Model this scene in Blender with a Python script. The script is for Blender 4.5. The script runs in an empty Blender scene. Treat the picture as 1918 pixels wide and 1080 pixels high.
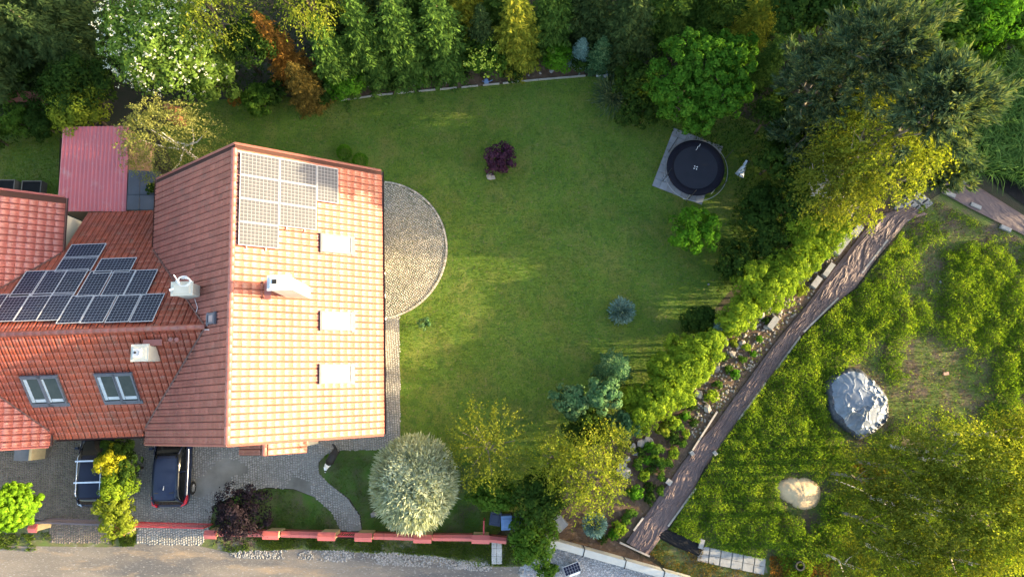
import bpy, bmesh, math, random
import numpy as np
from mathutils import Vector, Matrix
random.seed(7)
RNG = np.random.default_rng(11)
SC = bpy.context.scene
COL = SC.collection

# ------------------------------------------------------------------ camera, light, exposure
H = 37.5                      # flying height of the camera, metres
PITCH = math.radians(9.07)    # off the vertical, looking slightly north
FOC = 1296.0
cam = bpy.data.cameras.new("camera")
cam.sensor_width = 36.0
cam.lens = 36.0 * FOC / 1918.0
cam.clip_end = 6000.0
camo = bpy.data.objects.new("camera", cam)
camo.location = (0, 0, H)
camo.rotation_euler = (PITCH, 0, 0)
COL.objects.link(camo)
SC.camera = camo

SUN_EL, SUN_AZ = math.radians(12.0), math.radians(1.5)     # azimuth measured from +X towards +Y
world = bpy.data.worlds.new("World")
SC.world = world
world.use_nodes = True
nt = world.node_tree
nt.nodes.clear()
sky = nt.nodes.new("ShaderNodeTexSky")
sky.sky_type = 'NISHITA'
sky.sun_disc = False
sky.sun_elevation = SUN_EL
sky.sun_rotation = math.radians(90.0) - SUN_AZ
sky.air_density = 1.0
sky.dust_density = 2.0
sky.ozone_density = 0.6
bg = nt.nodes.new("ShaderNodeBackground")
bg.inputs[1].default_value = 0.15
wo = nt.nodes.new("ShaderNodeOutputWorld")
nt.links.new(sky.outputs[0], bg.inputs[0])
nt.links.new(bg.outputs[0], wo.inputs[0])

sun = bpy.data.lights.new("sun", 'SUN')
sun.energy = 3.4
sun.angle = math.radians(0.6)
sun.color = (1.0, 0.79, 0.46)
suno = bpy.data.objects.new("sun", sun)
sd = Vector((math.cos(SUN_EL) * math.cos(SUN_AZ), math.cos(SUN_EL) * math.sin(SUN_AZ), math.sin(SUN_EL)))
suno.rotation_euler = sd.to_track_quat('Z', 'Y').to_euler()
suno.location = sd * 60
COL.objects.link(suno)

SC.view_settings.view_transform = 'Standard'
SC.view_settings.look = 'None'
SC.view_settings.gamma = 1
SC.view_settings.use_curve_mapping = False
SC.view_settings.exposure = 2.85
SC.cycles.max_bounces = 5
SC.cycles.diffuse_bounces = 3
SC.cycles.glossy_bounces = 2
SC.cycles.transparent_max_bounces = 4

# ------------------------------------------------------------------ measuring helpers
cp, sp = math.cos(PITCH), math.sin(PITCH)
def P(u, v, z=0.0):
    """point of the place at height z that stands at photo pixel (u, v)"""
    a, b = (u - 959) / FOC, (540 - v) / FOC
    d = (a, b * cp + sp, b * sp - cp)
    t = (z - H) / d[2]
    return Vector((d[0] * t, d[1] * t, z))
def depth(p):
    return p.y * sp + (H - p.z) * cp
def poly(pts, z=0.0):
    return [(P(u, v, z).x, P(u, v, z).y) for u, v in pts]
def inside(px, py, pg):
    pg = np.asarray(pg); n = len(pg); r = np.zeros(len(px), bool)
    j = n - 1
    for i in range(n):
        xi, yi = pg[i]; xj, yj = pg[j]
        c = ((yi > py) != (yj > py)) & (px < (xj - xi) * (py - yi) / (yj - yi + 1e-12) + xi)
        r ^= c; j = i
    return r
def _h(ix, iy, s):
    a = np.sin(ix * 127.1 + iy * 311.7 + s * 74.7) * 43758.5453
    return a - np.floor(a)
def vn(x, y, s=0):
    ix, iy = np.floor(x), np.floor(y); fx, fy = x - ix, y - iy
    fx = fx * fx * (3 - 2 * fx); fy = fy * fy * (3 - 2 * fy)
    a = _h(ix, iy, s) * (1 - fx) + _h(ix + 1, iy, s) * fx
    b = _h(ix, iy + 1, s) * (1 - fx) + _h(ix + 1, iy + 1, s) * fx
    return a * (1 - fy) + b * fy
def fbm(x, y, s=0, o=4):
    r = 0; a = .5; t = 0
    for i in range(o):
        r = r + a * vn(x * 2 ** i, y * 2 ** i, s + i * 7); t += a; a *= .5
    return r / t

# ------------------------------------------------------------------ materials
MATS = {}
def mat(name, col, col2=None, scale=3.0, rough=.8, bump=0.0, bscale=40.0, spec=.3, metal=0.0, jitter=0.0, patches=None, coat=0.0, stretch=None):
    """col/col2 mixed by noise over the place; patches: (colour, scale, low, high) a third tone in blotches"""
    if name in MATS: return MATS[name]
    m = bpy.data.materials.new(name); m.use_nodes = True
    n = m.node_tree.nodes; l = m.node_tree.links; n.clear()
    out = n.new("ShaderNodeOutputMaterial"); b = n.new("ShaderNodeBsdfPrincipled")
    l.new(b.outputs[0], out.inputs[0])
    b.inputs["Roughness"].default_value = rough
    b.inputs["Metallic"].default_value = metal
    b.inputs["Specular IOR Level"].default_value = spec
    b.inputs["Coat Weight"].default_value = coat
    g = n.new("ShaderNodeNewGeometry")
    def noise(sc, det=5):
        t = n.new("ShaderNodeTexNoise"); t.inputs["Scale"].default_value = sc; t.inputs["Detail"].default_value = det
        t.inputs["Roughness"].default_value = .6
        src = g.outputs["Position"]
        if stretch:
            vm = n.new("ShaderNodeVectorMath"); vm.operation = 'MULTIPLY'; vm.inputs[1].default_value = stretch; l.new(src, vm.inputs[0]); src = vm.outputs[0]
        l.new(src, t.inputs["Vector"]); return t.outputs[0]
    def ramp(src, a, c):
        r = n.new("ShaderNodeMapRange"); r.inputs[1].default_value = a; r.inputs[2].default_value = c
        l.new(src, r.inputs[0]); return r.outputs[0]
    def mix(f, a, c):
        x = n.new("ShaderNodeMix"); x.data_type = 'RGBA'
        if hasattr(f, "links"): l.new(f, x.inputs[0])
        else: x.inputs[0].default_value = f
        for k, s in ((6, a), (7, c)):
            if hasattr(s, "links"): l.new(s, x.inputs[k])
            else: x.inputs[k].default_value = (*s, 1)
        return x.outputs[2]
    c = mix(ramp(noise(scale), .32, .68), col, col2 or tuple(v * .8 for v in col))
    for pt in (patches or []):
        c = mix(ramp(noise(pt[1]), pt[2], pt[3]), c, pt[0])
    if jitter:
        oi = n.new("ShaderNodeObjectInfo")
        ad = n.new("ShaderNodeMath"); ad.operation = 'ADD'
        l.new(g.outputs["Random Per Island"], ad.inputs[0]); l.new(oi.outputs["Random"], ad.inputs[1])
        fr = n.new("ShaderNodeMath"); fr.operation = 'FRACT'; l.new(ad.outputs[0], fr.inputs[0])
        mr = n.new("ShaderNodeMapRange"); mr.inputs[3].default_value = 1 - jitter; mr.inputs[4].default_value = 1 + jitter
        l.new(fr.outputs[0], mr.inputs[0])
        hs = n.new("ShaderNodeHueSaturation"); l.new(mr.outputs[0], hs.inputs["Value"]); l.new(c, hs.inputs["Color"])
        c = hs.outputs[0]
    l.new(c, b.inputs["Base Color"])
    if bump:
        bp = n.new("ShaderNodeBump"); bp.inputs["Strength"].default_value = 1.0; bp.inputs["Distance"].default_value = bump
        l.new(noise(bscale, 6), bp.inputs["Height"]); l.new(bp.outputs[0], b.inputs["Normal"])
    MATS[name] = m
    return m
def leafmat(name, a, b, c=None, trans=.35, nscale=1.2, gloss=.0):
    if name in MATS: return MATS[name]
    m = bpy.data.materials.new(name); m.use_nodes = True
    n = m.node_tree.nodes; l = m.node_tree.links; n.clear()
    out = n.new("ShaderNodeOutputMaterial")
    g = n.new("ShaderNodeNewGeometry")
    no = n.new("ShaderNodeTexNoise"); no.inputs["Scale"].default_value = nscale; no.inputs["Detail"].default_value = 3
    l.new(g.outputs["Position"], no.inputs["Vector"])
    mr = n.new("ShaderNodeMapRange"); mr.inputs[1].default_value = .3; mr.inputs[2].default_value = .7
    l.new(no.outputs[0], mr.inputs[0])
    mx = n.new("ShaderNodeMath"); mx.operation = 'MULTIPLY_ADD'; mx.inputs[1].default_value = .55
    l.new(g.outputs["Random Per Island"], mx.inputs[0])
    m2 = n.new("ShaderNodeMath"); m2.operation = 'MULTIPLY'; m2.inputs[1].default_value = .45
    l.new(mr.outputs[0], m2.inputs[0]); l.new(m2.outputs[0], mx.inputs[2])
    r = n.new("ShaderNodeValToRGB"); e = r.color_ramp.elements
    e[0].position = .1; e[0].color = (*a, 1); e[1].position = .9; e[1].color = (*(c or b), 1)
    if c: k = e.new(.55); k.color = (*b, 1)
    l.new(mx.outputs[0], r.inputs[0])
    d = n.new("ShaderNodeBsdfDiffuse"); t = n.new("ShaderNodeBsdfTranslucent")
    l.new(r.outputs[0], d.inputs[0])
    hs = n.new("ShaderNodeMix"); hs.data_type = 'RGBA'; hs.blend_type = 'MULTIPLY'; hs.inputs[0].default_value = 1
    l.new(r.outputs[0], hs.inputs[6]); hs.inputs[7].default_value = (1.35, 1.35, .5, 1)
    l.new(hs.outputs[2], t.inputs[0])
    x = n.new("ShaderNodeMixShader"); x.inputs[0].default_value = trans
    l.new(d.outputs[0], x.inputs[1]); l.new(t.outputs[0], x.inputs[2])
    last = x
    if gloss:
        gl = n.new("ShaderNodeBsdfGlossy"); gl.inputs["Roughness"].default_value = .45; gl.inputs[0].default_value = (.8, .8, .8, 1)
        y = n.new("ShaderNodeMixShader"); y.inputs[0].default_value = gloss
        l.new(x.outputs[0], y.inputs[1]); l.new(gl.outputs[0], y.inputs[2]); last = y
    l.new(last.outputs[0], out.inputs[0])
    MATS[name] = m
    return m

# ------------------------------------------------------------------ mesh helpers
def link(o, parent=None, **kw):
    COL.objects.link(o)
    if parent: o.parent = parent
    for k, v in kw.items():
        if v is not None: o[k] = v
    return o
def mesh_np(name, V, F, m, smooth=False):
    """V (n,3), F (k,c) int array"""
    me = bpy.data.meshes.new(name)
    V = np.ascontiguousarray(V, np.float32); F = np.ascontiguousarray(F, np.int32)
    k, c = F.shape
    me.vertices.add(len(V)); me.vertices.foreach_set("co", V.ravel())
    me.loops.add(k * c); me.loops.foreach_set("vertex_index", F.ravel())
    me.polygons.add(k)
    me.polygons.foreach_set("loop_start", np.arange(0, k * c, c, dtype=np.int32))
    me.polygons.foreach_set("loop_total", np.full(k, c, np.int32))
    if smooth: me.polygons.foreach_set("use_smooth", np.ones(k, bool))
    me.update(calc_edges=True)
    for q in (m if isinstance(m, (list, tuple)) else [m]): me.materials.append(q)
    return me
def obj(name, me, parent=None, loc=(0, 0, 0), rot=(0, 0, 0), **kw):
    o = bpy.data.objects.new(name, me); o.location = loc; o.rotation_euler = rot
    return link(o, parent, **kw)
def thing(name, loc, label, cat, group=None, rz=0):
    o = bpy.data.objects.new(name, None); o.location = loc; o.rotation_euler = (0, 0, rz)
    o.empty_display_size = .3
    return link(o, None, label=label, category=cat, group=group)
class MB:
    """collects simple shapes into one mesh"""
    def __init__(s): s.v = []; s.f = []; s.mi = []; s.k = 0
    def add(s, vs, fs):
        b = len(s.v); s.v += [tuple(v) for v in vs]
        s.f += [tuple(b + i for i in f) for f in fs]; s.mi += [s.k] * len(fs)
    def box(s, c, d, rz=0, taper=1.0):
        x, y, z = (q / 2 for q in d); cs, sn = math.cos(rz), math.sin(rz); vs = []
        for zz, t in ((-z, 1), (z, taper)):
            for xx, yy in ((-x, -y), (x, -y), (x, y), (-x, y)):
                xx *= t; yy *= t
                vs.append((c[0] + xx * cs - yy * sn, c[1] + xx * sn + yy * cs, c[2] + zz))
        s.add(vs, [(3, 2, 1, 0), (4, 5, 6, 7), (0, 1, 5, 4), (1, 2, 6, 5), (2, 3, 7, 6), (3, 0, 4, 7)])
    def prism(s, pts, z0, z1):
        n = len(pts); a = sum(pts[i][0] * pts[(i + 1) % n][1] - pts[(i + 1) % n][0] * pts[i][1] for i in range(n))
        if a < 0: pts = pts[::-1]
        s.add([(p[0], p[1], z0) for p in pts] + [(p[0], p[1], z1) for p in pts],
              [tuple(range(n))[::-1], tuple(range(n, 2 * n))] + [(i, (i + 1) % n, n + (i + 1) % n, n + i) for i in range(n)])
    def tube(s, pts, r, n=6, cap=True):
        pts = [Vector(p) for p in pts]; rs = r if isinstance(r, (list, tuple)) else [r] * len(pts); vs = []
        for i, p in enumerate(pts):
            d = (pts[min(i + 1, len(pts) - 1)] - pts[max(i - 1, 0)]).normalized()
            a = d.orthogonal().normalized() if abs(d.z) > .9 else d.cross(Vector((0, 0, 1))).normalized()
            b = d.cross(a)
            for k in range(n):
                t = 2 * math.pi * k / n; vs.append(p + (a * math.cos(t) + b * math.sin(t)) * rs[i])
        fs = []
        for i in range(len(pts) - 1):
            for k in range(n): fs.append((i * n + k, i * n + (k + 1) % n, (i + 1) * n + (k + 1) % n, (i + 1) * n + k))
        if cap: fs += [tuple(range(n))[::-1], tuple(range((len(pts) - 1) * n, len(pts) * n))]
        s.add(vs, fs)
    def ring(s, c, R, r, n=40, m=6):
        vs = []; fs = []
        for i in range(n):
            t = 2 * math.pi * i / n
            for k in range(m):
                q = 2 * math.pi * k / m; rr = R + r * math.cos(q)
                vs.append((c[0] + rr * math.cos(t), c[1] + rr * math.sin(t), c[2] + r * math.sin(q)))
                fs.append((i * m + k, ((i + 1) % n) * m + k, ((i + 1) % n) * m + (k + 1) % m, i * m + (k + 1) % m))
        s.add(vs, fs)
    def mesh(s, name, mats, smooth=False):
        me = bpy.data.meshes.new(name); me.from_pydata(s.v, [], s.f)
        for q in (mats if isinstance(mats, (list, tuple)) else [mats]): me.materials.append(q)
        me.polygons.foreach_set("material_index", s.mi)
        if smooth: me.polygons.foreach_set("use_smooth", [True] * len(s.f))
        me.update(); return me
def rigid(me, w=.01):
    return me
def leaves(name, C, D, N, L, W, m):
    """diamond leaves: centre C, long axis D, normal N, length L, width W"""
    D = D / (np.linalg.norm(D, axis=1, keepdims=True) + 1e-9)
    S = np.cross(D, N); S /= (np.linalg.norm(S, axis=1, keepdims=True) + 1e-9)
    U = np.cross(S, D)
    L = np.asarray(L).reshape(-1, 1) * .5; W = np.asarray(W).reshape(-1, 1) * .5
    V = np.stack([C - D * L, C + S * W + U * W * .25, C + D * L, C - S * W + U * W * .25], 1).reshape(-1, 3)
    F = np.arange(len(C) * 4).reshape(-1, 4)
    return mesh_np(name, V, F, m)
def unit(n, up=0.0):
    d = RNG.normal(size=(n, 3)); d /= np.linalg.norm(d, axis=1, keepdims=True)
    d[:, 2] += up; d /= np.linalg.norm(d, axis=1, keepdims=True); return d
def sheet(name, pts_world, z, m, kind='structure', **kw):
    mb = MB(); n = len(pts_world)
    a = sum(pts_world[i][0] * pts_world[(i + 1) % n][1] - pts_world[(i + 1) % n][0] * pts_world[i][1] for i in range(n))
    if a < 0: pts_world = pts_world[::-1]
    me = bpy.data.meshes.new(name); bm = bmesh.new()
    f = bm.faces.new([bm.verts.new((x, y, z)) for x, y in pts_world]); bm.normal_update(); bmesh.ops.triangulate(bm, faces=[f])
    bm.to_mesh(me); bm.free(); me.materials.append(m)
    return obj(name, me, kind=kind, **kw)

# ------------------------------------------------------------------ ground
M_soil = mat("forest_soil", (.045, .034, .022), (.03, .035, .016), 1.6, .95, .03, 25)
sheet("ground", [(-1500, -1500), (1500, -1500), (1500, 1500), (-1500, 1500)], -.02, M_soil)
M_lawn = mat("lawn_grass", (.090, .138, .014), (.062, .116, .012), .45, .95, .025, 60,
             patches=[((.120, .125, .026), .6, .46, .70), ((.042, .088, .011), 2.2, .50, .70), ((.13, .115, .045), 6, .56, .70), ((.034, .072, .009), 11, .52, .64)])
lawn_px = [(372, 190), (520, 178), (600, 192), (690, 182), (880, 163), (1095, 143), (1240, 150), (1480, 260), (1480, 420), (1390, 520),
           (1300, 620), (1180, 760), (1050, 900), (930, 1000), (700, 1000), (700, 840), (749, 836), (747, 600), (720, 560), (560, 500), (430, 330), (330, 330), (300, 240)]
LAWN = poly(lawn_px)
sheet("lawn", LAWN, 0.0, M_lawn)
GL = poly([(-150, 225), (100, 235), (112, 250), (108, 400), (-150, 400)])
sheet("neighbour_lawn", GL, 0.0, M_lawn)
FG1 = poly([(600, 858), (622, 843), (720, 842), (760, 842), (900, 860), (900, 1000), (679, 996), (676, 965), (655, 933), (612, 902), (595, 882)])
FG2 = poly([(380, 952), (455, 922), (500, 914), (550, 916), (590, 931), (624, 961), (637, 992), (380, 990)])
M_fl = mat("front_grass", (.055, .105, .016), (.075, .065, .038), 1.3, .95, .02, 50, patches=[((.045, .10, .012), 1.0, .45, .62)])
sheet("front_lawn", FG1, .004, M_fl)
sheet("front_bed", FG2, .004, M_fl)
VERGE = poly([(-400, 960), (0, 972), (400, 1003), (950, 1014), (1020, 1010), (980, 1060), (900, 1062), (820, 1042), (700, 1036), (560, 1028), (430, 1034), (330, 1012), (200, 1024), (60, 1022), (-400, 1015)])
M_verge = mat("verge_grass", (.075, .11, .025), (.10, .085, .045), 2.2, .95, .03, 40, patches=[((.17, .155, .135), 1.8, .55, .7)])
sheet("verge", VERGE, .002, M_verge)
ROAD = poly([(-3500, 900), (-400, 1005), (60, 1018), (200, 1016), (330, 1012), (430, 1030), (560, 1024), (700, 1032), (820, 1040), (900, 1056), (1000, 1062), (1020, 1080)]) + [(6, -60), (-80, -60)]
M_road = mat("gravel_road", (.185, .155, .125), (.130, .112, .094), .8, .95, .02, 30,
             patches=[((.085, .080, .078), .5, .45, .62), ((.24, .175, .115), 1.1, .54, .70), ((.27, .255, .24), 18, .58, .68), ((.06, .055, .05), 22, .62, .72)], stretch=(.35, 1.3, 1))
sheet("road", ROAD, -.008, M_road)
YARD = poly([(975, 1050), (1022, 1016), (1270, 1084), (1270, 1400), (960, 1400)])
M_gravel = mat("grey_gravel", (.30, .30, .31), (.15, .15, .16), 16, .9, .02, 40, patches=[((.42, .42, .43), 26, .55, .66), ((.10, .09, .08), 1.2, .62, .74)])
sheet("gravel_yard", YARD, -.002, M_gravel)
LOT = poly([(1712, 395), (1780, 350), (1918, 430), (2400, 560), (2400, 1300), (1300, 1300), (1270, 1082), (1190, 1010), (1260, 985), (1300, 930), (1440, 730), (1590, 560)])
M_lot = mat("lot_soil", (.115, .085, .055), (.075, .055, .038), 1.5, .95, .05, 22, patches=[((.07, .10, .018), 1.0, .38, .56), ((.17, .125, .085), 5, .6, .72)])
sheet("vacant_lot_soil", LOT, .0, M_lot)
BED = poly([(1650, 385), (1700, 395), (1560, 570), (1440, 690), (1300, 860), (1200, 1000), (1150, 1010), (1270, 1080), (1020, 1008), (1050, 960), (1160, 860), (1220, 790), (1330, 650), (1450, 560), (1560, 450)])
M_bed = mat("bed_soil", (.12, .075, .048), (.06, .040, .026), 2.4, .95, .05, 30, patches=[((.17, .12, .085), 4, .56, .7)])
sheet("planting_bed_soil", BED, .006, M_bed)
BED2 = poly([(590, 190), (690, 182), (880, 163), (1095, 143), (1090, 90), (590, 130)])
sheet("border_bed_soil", BED2, .005, M_bed)

# ------------------------------------------------------------------ cobbles
M_cob = mat("granite_setts", (.34, .30, .24), (.26, .24, .205), 1.8, .75, .006, 60, jitter=.28)
M_cobd = mat("brown_setts", (.15, .115, .10), (.11, .09, .08), 1.8, .8, .006, 60, jitter=.25)
M_cobg = mat("drive_setts", (.27, .255, .23), (.21, .20, .185), .6, .8, .006, 60, jitter=.20)
M_joint = mat("sandy_joints", (.19, .165, .12), (.10, .095, .06), 1.5, .95, .01, 60)
M_jointg = mat("grey_joints", (.22, .21, .19), (.10, .095, .08), .55, .95, .01, 60)
def setts(name, pts, rot, size, z, m, parent=None, **kw):
    n = len(pts); s = size * RNG.uniform(.38, .48, (n, 2)); zt = z + RNG.uniform(.0, .012, n)
    c, si = np.cos(rot), np.sin(rot); V = np.zeros((n, 8, 3)); k = 0
    for lev, sc, zz in ((0, 1.0, z - .03), (1, .82, None)):
        for a, b in ((-1, -1), (1, -1), (1, 1), (-1, 1)):
            x = a * s[:, 0] * sc * RNG.uniform(.88, 1.08, n); y = b * s[:, 1] * sc * RNG.uniform(.88, 1.08, n)
            V[:, k, 0] = pts[:, 0] + x * c - y * si; V[:, k, 1] = pts[:, 1] + x * si + y * c
            V[:, k, 2] = zt if lev else zz; k += 1
    q = np.array([(4, 5, 6, 7), (0, 1, 5, 4), (1, 2, 6, 5), (2, 3, 7, 6), (3, 0, 4, 7)])
    F = (np.arange(n)[:, None, None] * 8 + q[None]).reshape(-1, 4)
    return obj(name, mesh_np(name, V.reshape(-1, 3), F, m), parent, kind="stuff", **kw)
def fan_points(pg, sp_=.105, w=1.15, ang=0.0):
    pg = np.array(pg); x0, y0 = pg.min(0) - 1; x1, y1 = pg.max(0) + 1
    cx, cy = (x0 + x1) / 2, (y0 + y1) / 2; R = math.hypot(x1 - x0, y1 - y0) / 2
    xs = np.arange(-R, R, sp_); ks = np.arange(-R, R, sp_)
    X, K = np.meshgrid(xs, ks); t = ((X / w) % 1.0 - .5) * w; r = w * .72
    Y = K + np.sqrt(r * r - t * t) - r * .8
    a = -t / r
    ca, sa = math.cos(ang), math.sin(ang)
    px = cx + X * ca - Y * sa; py = cy + X * sa + Y * ca
    px = px + RNG.normal(0, .008, px.shape); py = py + RNG.normal(0, .008, px.shape)
    px, py, a = px.ravel(), py.ravel(), a.ravel() + ang + RNG.normal(0, .08, px.size)
    k = inside(px, py, pg); return np.stack([px[k], py[k]], 1), a[k]
pc = P(705.5, 467); PR = 3.92
circ = [(pc.x + PR * math.cos(t), pc.y + PR * math.sin(t)) for t in np.linspace(-math.pi / 2 - .15, math.pi / 2 + .15, 60)]
patio = sheet("patio", [(pc.x + (PR + .02) * math.cos(t), pc.y + (PR + .02) * math.sin(t)) for t in np.linspace(-1.72, 1.72, 60)], .006, M_joint)
inner = [(pc.x + (PR - .13) * math.cos(t), pc.y + (PR - .13) * math.sin(t)) for t in np.linspace(-1.72, 1.72, 60)]
pp, rr = fan_points(inner, .112, 1.0, .9)
setts("sett", pp, rr, .112, .02, M_cob, patio)
# kerb of the patio: single stones one can pick apart
ks = MB(); ks.box((0, 0, .03), (.10, .19, .08), 0, .9); kme = ks.mesh("kerb_stone", M_cob)
for i, t in enumerate(np.arange(-1.6, 1.6, .2 / PR)):
    obj("kerb_stone", kme, patio, (pc.x + (PR - .05) * math.cos(t), pc.y + (PR - .05) * math.sin(t), 0), (0, 0, t))
DRV = poly([(197, 780), (718, 780), (718, 592), (748, 592), (750, 836), (722, 841), (640, 843), (612, 850), (597, 865), (596, 885), (614, 903), (652, 934), (673, 965), (678, 994),
            (638, 993), (622, 960), (589, 930), (550, 915), (500, 912), (455, 921), (400, 945), (392, 992), (378, 1020), (256, 1018), (258, 990), (197, 990)])
drv = sheet("driveway", DRV, .008, M_jointg)
pp, rr = fan_points(DRV, .125, 1.35, .1)
keep = fbm(pp[:, 0] * .55, pp[:, 1] * .55, 3) > .30
setts("sett", pp[keep], rr[keep], .122, .018, M_cobg, drv)
DRV2 = poly([(-700, 780), (197, 780), (197, 985), (205, 1016), (95, 1016), (90, 975), (0, 960), (-700, 950)])
drv2 = sheet("neighbour_driveway", DRV2, .008, M_joint)
pp, rr = fan_points(DRV2, .125, 1.35, .1)
k = pp[:, 0] > -32
setts("sett", pp[k], rr[k], .122, .018, M_cobd, drv2)
SLABP = poly([(920, 1012), (941, 1012), (940, 1054), (920, 1052)])
sl = sheet("stepping_path", SLABP, .01, M_joint)
M_slab = mat("concrete_slab", (.42, .41, .39), (.33, .32, .31), 3, .85, .004, 50, jitter=.12)
sb = MB(); sb.box((0, 0, .03), (.26, .38, .06), 0, .96); sme = sb.mesh("slab", M_slab)
for i in range(2):
    for j in range(3):
        q = P(925.5 + i * 10, 1019 + j * 14.5); obj("slab", sme, sl, (q.x, q.y, .008), (0, 0, random.uniform(-.05, .05)))

# ------------------------------------------------------------------ houses
TH = math.radians(2.24)
HC = Vector((-11.34, .056, 0))
ct, st_ = math.cos(TH), math.sin(TH)
def hl(x, y, z=0): return Vector((HC.x + ct * x - st_ * y, HC.y + st_ * x + ct * y, z))
ZR, MM = 9.45, .769
EV = 5.42
ZMID, MS = 8.3, .73; YM = 3.02; XN = -15.2
def z_main(x, y): return ZR - MM * abs(x)
def z_mid(x, y): return ZMID - MS * abs(y - YM)
def z_nb(x, y): return ZR - MM * abs(x - XN)
M_tile = mat("clay_roof_tiles", (.265, .088, .062), (.215, .070, .052), .9, .47, .003, 45, spec=.6, jitter=.15, patches=[((.19, .078, .060), 1.7, .55, .72), ((.20, .115, .075), 7, .64, .76)])
M_tile2 = mat("weathered_roof_tiles", (.25, .052, .026), (.19, .050, .034), 1.3, .44, .003, 45, spec=.5, jitter=.13, patches=[((.17, .085, .062), 2.2, .56, .75)])
M_under = mat("roof_battens", (.045, .018, .013), None, 3, .9)
M_wall = mat("cream_render", (.62, .55, .42), (.58, .51, .40), 1, .9, .003, 60)
M_gut = mat("brown_gutter", (.10, .045, .035), None, 3, .45)
M_white = mat("white_frame", (.75, .75, .74), None, 3, .5)
M_glass = mat("window_glass", (.03, .04, .05), None, 3, .08, spec=.8)
def tile_mesh(name, w, L, m):
    n = 8; vs = []; fs = []
    for j, (yy, dz) in enumerate(((-.01, 0.0), (L + .03, -.0035))):
        for i in range(n + 1):
            t = i / n; h = .021 * (abs(math.sin(math.pi * t * 2)) ** .8) - (.020 if i in (0, n) else 0)
            vs.append((t * (w - .020), yy, .035 + h + dz))
    for i in range(n + 1): vs.append((vs[i][0], -.01, vs[i][2] - .005))
    for i in range(n):
        fs.append((i, i + 1, n + 2 + i, n + 1 + i)); fs.append((2 * n + 2 + i, 2 * n + 3 + i, i + 1, i))
    return np.array(vs), np.array(fs)
TW, TL = .30, .355
TV, TF = tile_mesh("tile", TW, TL, None)
tile_me = {}
def screen_area(p, n):
    d = Vector((0, 0, H)) - p
    return max(0.0, n.dot(d.normalized())) / d.length_squared
class Roof:
    """one building's roof: gathers tile positions over its slopes, lays the 300 that show largest singly"""
    def __init__(s, root, m): s.root = root; s.m = m; s.t = []
    def slope(s, o, u, up, wid, lng, keep, zplane=None):
        """o eave start, u along the eave, up along the slope (house-local vectors)"""
        nrm = u.cross(up).normalized()
        if nrm.z < 0: nrm = -nrm
        for j in range(int(lng / TL + .999)):
            for i in range(int(wid / TW)):
                p = o + u * (i * TW) + up * (j * TL)
                c = p + u * TW / 2 + up * TL / 2
                if (c - o).dot(up) > lng - .05: continue
                if keep(c.x, c.y, c.z): s.t.append((p, u, up, nrm))
    def lay(s, part):
        R = Matrix(((ct, -st_, 0), (st_, ct, 0), (0, 0, 1)))
        items = []
        for p, u, up, n in s.t:
            pw = hl(p.x, p.y, p.z); q = pw.copy(); 
            uu, vv, nn = R @ u, R @ up, R @ n
            if uu.cross(vv).dot(nn) < 0: pw = pw + uu * TW; uu = -uu
            items.append((pw, uu, vv, nn, screen_area(q, nn)))
        def vis(p):
            d = p - Vector((0, 0, H)); a = d.x; b = d.y * cp + d.z * sp; w = d.y * sp - d.z * cp
            x = 959 + FOC * a / w; y = 540 - FOC * b / w
            return 0 < x < 1918 and 0 < y < 1080
        items.sort(key=lambda t: -(t[4] + (10 if vis(t[0]) else 0)))
        me = mesh_np("roof_tile", TV, TF, s.m)
        for it in items[:300]:
            p, u, v, n, _ = it
            jt = random.uniform(-.006, .006)
            o = bpy.data.objects.new("roof_tile", me)
            o.matrix_local = Matrix(((u.x, v.x, n.x, p.x), (u.y, v.y, n.y, p.y), (u.z, v.z, n.z, p.z + jt), (0, 0, 0, 1)))
            link(o, part)
        rest = items[300:]
        if rest:
            O = np.array([r[0] for r in rest]); U = np.array([r[1] for r in rest]); W = np.array([r[2] for r in rest]); N = np.array([r[3] for r in rest])
            O[:, 2] += RNG.uniform(-.006, .006, len(O))
            V = O[:, None] + TV[None, :, 0:1] * U[:, None] + TV[None, :, 1:2] * W[:, None] + TV[None, :, 2:3] * N[:, None]
            F = (np.arange(len(O))[:, None, None] * len(TV) + TF[None]).reshape(-1, 4)
            obj("roof_tile", mesh_np("roof_tiles_rest", V.reshape(-1, 3), F, s.m), part, kind="stuff")
def lplate(name, corners, m, th=.08, parent=None, dz=0):
    """thick plate from house-local corners"""
    a = [hl(x, y, z + dz) for x, y, z in corners]; mb = MB(); n = len(a)
    mb.add([*a, *[p - Vector((0, 0, th)) for p in a]], [tuple(range(n)), tuple(range(n, 2 * n))[::-1]] + [(i, n + i, n + (i + 1) % n, (i + 1) % n) for i in range(n)])
    return obj(name, mb.mesh(name, m), parent)
def ridge_row(a, b, m, parent, step=.36):
    a = hl(*a); b = hl(*b); d = (b - a); L = d.length; d.normalize(); mb = MB(); n = 8; vs = []; fs = []
    for k, (x, r) in enumerate(((0, .135), (step + .02, .115))):
        for i in range(n + 1):
            t = math.pi * i / n; vs.append((x, math.cos(t) * r, math.sin(t) * r * .85))
    for i in range(n): fs.append((i, n + 1 + i, n + 2 + i, i + 1))
    vs += [(0, math.cos(math.pi * i / n) * .115, math.sin(math.pi * i / n) * .09) for i in range(n + 1)]
    fs += [(i, i + 1, 2 * n + 3 + i, 2 * n + 2 + i) for i in range(n)]
    mb.add(vs, fs); me = mb.mesh("ridge_tile", m, True)
    q = d.to_track_quat('X', 'Z').to_euler()
    for i in range(int(L / step)):
        p = a + d * i * step
        o = bpy.data.objects.new("ridge_tile", me); o.location = p + Vector((0, 0, .02)); o.rotation_euler = q; link(o, parent)
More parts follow.
